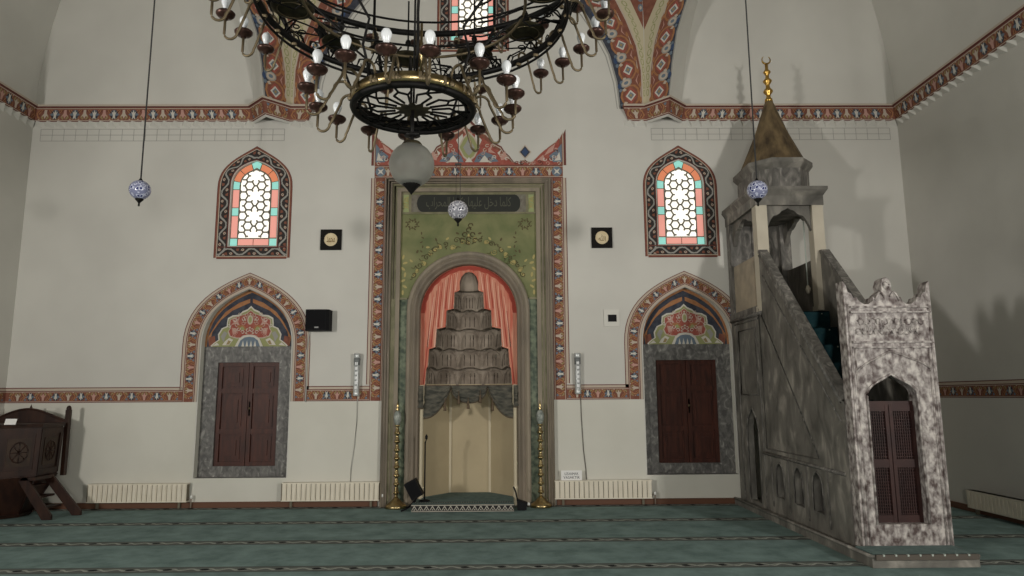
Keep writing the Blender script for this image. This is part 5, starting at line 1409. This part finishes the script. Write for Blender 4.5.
# ================================================================= HANGING ORNAMENTS
def orb(px, py, y, material, lab, wires=1):
    c = at(px, py, y); r = .123; t = thing('hanging_orb', lab, 'ornament', tuple(c), 'small porcelain balls hanging on long wires')
    mb = MB(); mb.lathe([(r*sin(pi*k/16), -r*cos(pi*k/16)*.96) for k in range(17)], tuple(c), material, 24); b = mb.build('porcelain_ball', t, loc=tuple(c))
    mb = MB(); mb.lathe([(.045, -.105), (.05, -.12), (.025, -.145), (.010, -.165), (.012, -.20), (0, -.205)], tuple(c), iron, 12); mb.build('bottom_finial', t); mb = MB(); mb.lathe([(.028, .112), (.02, .13), (0, .16)], tuple(c), iron, 12); mb.build('top_cap', t)
    mb = MB(); top_ = ZTOP+math.sqrt(max(0, 6.4**2-c.x**2-(y+6.75)**2))-.0
    if wires == 1: mb.tube([(c.x, y, c.z+.12), (c.x, y, top_)], .009, cabledark, 6)
    else:
        k = at(460, 165, y).z
        for e in (-1, 1): mb.tube([(c.x+e*.025, y, c.z+.10), (c.x+e*.025, y, k), (c.x, y, k+.02)], .004, cabledark, 5)
        mb.box((c.x-.04, y-.008, k), (c.x+.04, y+.008, k+.02), cabledark); mb.tube([(c.x, y, k), (c.x, y, top_)], .005, cabledark, 6)
    mb.build('wire', t)
orb(140, 190, -2.16, porc_blue, 'blue and white porcelain ball hanging on a wire in front of the left wall')
orb(458, 210, -2.16, porc_grey, 'black and white porcelain ball hanging in front of the prayer niche', 2)
orb(757.3, 190, -2.16, porc_blue, 'blue and white porcelain ball hanging in front of the minbar canopy')

# ================================================================= CHANDELIER
AX, AY = .045, -6.75; CZ = 1.555
ch = thing('chandelier', 'huge black iron ring chandelier with copper cups, white bulbs and a frosted globe below', 'chandelier', (AX, AY, 3.13))
Z1, R1 = CZ+1.573, .325; Z2, R2 = CZ+2.147, .855; Z3, R3 = CZ+2.62, 1.13
def circ_(r, z, n=64): return [(AX+r*cos(2*pi*i/n), AY+r*sin(2*pi*i/n), z) for i in range(n)]
def pol(r, a, z): return Vector((AX+r*cos(a), AY+r*sin(a), z))
# bottom ring: brass hoop over an iron ring with a star lattice
mb = MB(); mb.tube(circ_(R1, Z1-.02), .018, iron, 8, True); mb.tube(circ_(R1-.035, Z1-.015), .010, iron, 6, True); mb.lathe([(R1, -.02), (R1, .05)], (AX, AY, Z1), iron, 64); mb.build('lower_ring', ch)
mb = MB(); mb.lathe([(R1+.006, .0), (R1+.012, .0), (R1+.012, .052), (R1+.006, .052), (R1+.006, 0)], (AX, AY, Z1-.005), brass, 64)
for k in range(16):
    a = radians(-88+22.5*k+11); mb.lathe([(.008, 0), (.012, .022), (.008, .045)], tuple(pol(R1+.012, a, Z1)), bronze_wire, 8)
mb.build('brass_hoop', ch)
mb = MB(); star = []
for k in range(20): star.append(pol(.11 if k % 2 else .07, k*pi/10, 0))
mb.xy([(p.x, p.y) for p in star], Z1-.025, Z1-.018, disc_m); mb.build('star_plate', ch)
mb = MB(); 
for k in range(10):
    a = k*pi/5+.1; d = pi/10
    mb.tube([pol(.10, a-d*.5, Z1-.02), pol(.20, a-d*.62, Z1-.02), pol(.235, a, Z1-.02), pol(R1, a-d*.0, Z1-.02)], .0065, iron, 5)
    mb.tube([pol(.10, a+d*.5, Z1-.02), pol(.20, a+d*.62, Z1-.02), pol(.235, a, Z1-.02)], .0065, iron, 5)
    if k % 2: mb.tube([pol(.20, a+d*.62, Z1-.02), pol(.25, a+d*.95, Z1-.02), pol(R1, a+d, Z1-.02)], .006, iron, 5)
    else: mb.tube([pol(.235, a, Z1-.02), pol(.28, a+d*.7, Z1-.02), pol(R1, a+d*.9, Z1-.02)], .006, iron, 5)
mb.build('star_lattice', ch)
# bulb arm prototypes; local frame: +x points outward, origin at the foot on the ring
def arm_profile(L, up, drop, base):
    pts = []
    for i in range(9): a = pi-pi*i/8; pts.append((.045+.045*cos(a), up+.045*sin(a)*1.0))
    pts = [(0, 0), (0, up*.5)]+pts
    for i in range(1, 7): t = i/7; pts.append((.09+(L-.075-.09)*t, up+(-drop-up)*t))
    for i in range(9): a = pi+pi*i/8*.95; pts.append((L-.035+.037*cos(a), -drop+.037*sin(a)))
    pts += [(L, base)]
    return pts
def arm_tree(L, up, drop, base, parent):
    pr = arm_profile(L, up, drop, base)
    m1 = MB(); m1.tube([(x, 0, z) for x, z in pr], .0075, bronze_wire, 6); m1.lathe([(.013, -.012), (.02, 0), (.013, .012)], (0, 0, 0), bronze_wire, 8)
    a = m1.build('bulb_arm', loc=(0, 0, 0)); a.parent = parent
    m2 = MB(); m2.lathe([(0, 0), (.014, 0), (.016, .012), (.040, .017), (.052, .030), (.053, .040), (.046, .047), (.036, .048), (.033, .044), (0, .044)], (L, 0, base), copper, 16)
    c = m2.build('cup', loc=(0, 0, 0)); c.parent = a
    m3 = MB(); m3.lathe([(.012, .05), (.013, .068), (.020, .085), (.026, .105), (.026, .118), (.018, .134), (.0, .142)], (L, 0, base), bulb_m, 14)
    b = m3.build('bulb', loc=(0, 0, 0)); b.parent = a
    return a
def place_arm(src, first, r, az, z, lean=0):
    a = src if first else copy_tree(src)
    a.location = pol(r, az, z)-Vector((AX, AY, 3.13)); a.rotation_euler = (0, lean, az); return a
azs1 = [-75, -96, -118, -141, -165, 169, 150, 126, 102, 76, 53, 33, 14, -7, -25, -48]
src = arm_tree(.225, .045, .075, .0, ch)
for i, a in enumerate(azs1): place_arm(src, i == 0, R1+.012, radians(a), Z1+.01)
azs2 = [-20, -9, 2, 13, 24, 35, 46, 72, 108, 156, 167, 178, 189, 200, 212, 224, 236, 248, 260, 272, 284, 296, 308, 320, 330]
src2 = arm_tree(.22, .05, .10, -.02, ch)
for i, a in enumerate(azs2): place_arm(src2, i == 0, R2, radians(a), Z2-.02)
src3 = arm_tree(.14, .03, .05, .01, ch)
for i in range(24): place_arm(src3, i == 0, R3-.02, radians(7+15*i), Z3-.06)
# rings
mb = MB(); mb.tube(circ_(R2, Z2, 80), .020, iron, 8, True); mb.tube(circ_(R2, Z2-.045, 80), .008, iron, 6, True); mb.build('middle_ring', ch)
mb = MB(); mb.tube(circ_(R3, Z3, 80), .022, iron, 8, True); mb.tube(circ_(R3-.07, Z3+.05, 80), .008, iron, 5, True); mb.build('upper_ring', ch)
mb = MB(); mb.tube(circ_(.62, Z2+.03, 64), .009, bronze_wire, 6, True); mb.tube(circ_(.95, Z2+.28, 64), .008, iron, 6, True); mb.build('inner_hoops', ch)
# bronze plates on chains
pm = None
for k in range(10):
    a = radians(29+36*k); p = pol(.72, a, Z2+.055)
    if pm is None:
        m_ = MB(); m_.lathe([(0, -.006), (.10, -.006), (.118, .0), (.122, .008), (.115, .012), (0, .004)], (0, 0, 0), disc_m, 32)
        m_.tube([(.085*cos(t), .085*sin(t), -.008) for t in [2*pi*i/20 for i in range(20)]], .003, bronze_wire, 4, True)
        pm = m_.build('bronze_plate', loc=(0, 0, 0)); pm.parent = ch; o = pm
        m_ = MB(); m_.tube([(0, 0, .01), (0, 0, .42)], .006, iron, 5); m_.lathe([(.012, .10), (.02, .12), (.012, .14)], (0, 0, 0), iron, 8); cr_ = m_.build('hanger_rod', loc=(0, 0, 0)); cr_.parent = pm
    else: o = copy_tree(pm, None); o.parent = ch
    o.location = p-Vector((AX, AY, 3.13)); o.rotation_euler = (0, 0, a)
# struts between the rings
for k in range(8):
    mb = MB(); a = radians(22.5+45*k); mb.tube([pol(R2, a, Z2), pol((R2+R3)/2-.03, a, (Z2+Z3)/2), pol(R3, a, Z3), pol(R3+.001, a, Z3+.5)], .012, iron, 6)
    mb.build('outer_strut', ch)
for k in range(8):
    mb = MB(); a = radians(10+45*k); mb.tube([pol(R1, a, Z1+.05), pol(R1+.06, a, Z1+.2), pol(R1+.02, a, Z1+.36), pol(.62, a, Z2+.03), pol(R2, a, Z2)], .0075, iron, 6)
    mb.build('inner_strut', ch)
# wire scrolls between the tiers
sp_ = None
for k in range(16):
    a = radians(22.5*k)
    if sp_ is None:
        m_ = MB()
        def wr(pts, r=.005): m_.tube([(x, y, z) for x, y, z in pts], r, iron, 5)
        wr([(.0, -.17, 0), (.05, -.14, .10), (.10, -.05, .14), (.14, -.02, .22), (.19, 0, .30), (.24, 0, .40)])
        wr([(.0, .17, 0), (.05, .14, .10), (.10, .05, .14), (.14, .02, .22), (.19, 0, .30), (.24, 0, .40)])
        wr([(.0, -.10, .0), (.03, -.09, .07), (.07, -.03, .10), (.10, 0, .18)]); wr([(.0, .10, .0), (.03, .09, .07), (.07, .03, .10), (.10, 0, .18)])
        for e in (-1, 1): wr([(.03+.0, e*(.12+.030*cos(t*.8)*(1-t*.08)), .06+.04*sin(t*.8)*(1-t*.08)) for t in range(9)], .0045)
        sp_ = m_.build('wire_scroll', loc=(0, 0, 0)); sp_.parent = ch; o = sp_
        m_ = MB(); pts = [(-.055, .0), (-.03, .018), (-.018, .05), (0, .058), (.018, .05), (.03, .018), (.055, .0), (.02, -.025), (0, -.045), (-.02, -.025)]
        m_.prism([(.16, x, .26+z) for x, z in pts], (0, 0, 0), (.008, 0, 0), iron); lf = m_.build('iron_leaf', loc=(0, 0, 0)); lf.parent = sp_
    else: o = copy_tree(sp_, None); o.parent = ch
    o.location = pol(R2, a, Z2)-Vector((AX, AY, 3.13)); o.rotation_euler = (0, 0, a)
sp3 = None
for k in range(14):
    a = radians(25.7*k+8)
    if sp3 is None:
        m_ = MB()
        for e in (-1, 1):
            m_.tube([(0, 0, 0), (-.05, e*.05, .03), (-.12, e*.085, .02), (-.19, e*.07, -.01), (-.24, 0, -.02)], .005, iron, 5)
            m_.tube([(-.10+.03*cos(t*.9)*(1-t*.07), e*(.03+.03*sin(t*.9)*(1-t*.07)), .01) for t in range(9)], .0045, iron, 5)
        m_.tube([(.0, 0, .0), (-.1, 0, .09), (-.26, 0, .05), (-.42, 0, -.03), (-.5, 0, -.05)], .006, iron, 5)
        sp3 = m_.build('inner_scroll', loc=(0, 0, 0)); sp3.parent = ch; o = sp3
    else: o = copy_tree(sp3, None); o.parent = ch
    o.location = pol(R2, a, Z2)-Vector((AX, AY, 3.13)); o.rotation_euler = (0, 0, a)
# brass uprights carrying cups at the front
mb = MB()
for e in (-.012, .012): mb.tube([pol(R1+.0, radians(-78)+e*2, Z1+.04), pol(R1+.02, radians(-78)+e*2, Z1+.30)], .007, brass, 6)
mb.build('brass_upright', ch)
# globe lamp
GZ = 2.795
mb = MB(); mb.lathe([(.122*sin(pi*(k+1.3)/19), -.122*cos(pi*(k+1.3)/19)) for k in range(0, 17)], (AX-.005, AY, GZ), frosted, 32); mb.build('frosted_globe', ch)
mb = MB(); mb.lathe([(0, .128), (.045, .128), (.055, .115), (.055, .10), (.048, .095)], (AX-.005, AY, GZ), disc_m, 24)
mb.tube([(AX-.005, AY, GZ+.125), (AX-.005, AY, Z1-.02)], .010, iron, 8); mb.lathe([(0, .18), (.035, .175), (.045, .165), (.0, .155)], (AX-.005, AY, GZ), iron, 16); mb.build('globe_cap', ch)
mb = MB(); mb.lathe([(.055, -.095), (.056, -.105), (.035, -.125), (.022, -.14), (.008, -.158), (0, -.168)], (AX-.005, AY, GZ), iron, 16); mb.build('globe_finial', ch)
mb = MB(); mb.tube([(AX, AY, Z1), (AX, AY, Z3+.2), (AX, AY, ZTOP+6.38)], .006, iron, 8)
for k in range(8):
    a = radians(22.5+45*k); mb.tube([pol(R3, a, Z3+.5), (AX, AY, Z3+2.4)], .006, iron, 5)
mb.build('suspension_rod', ch)
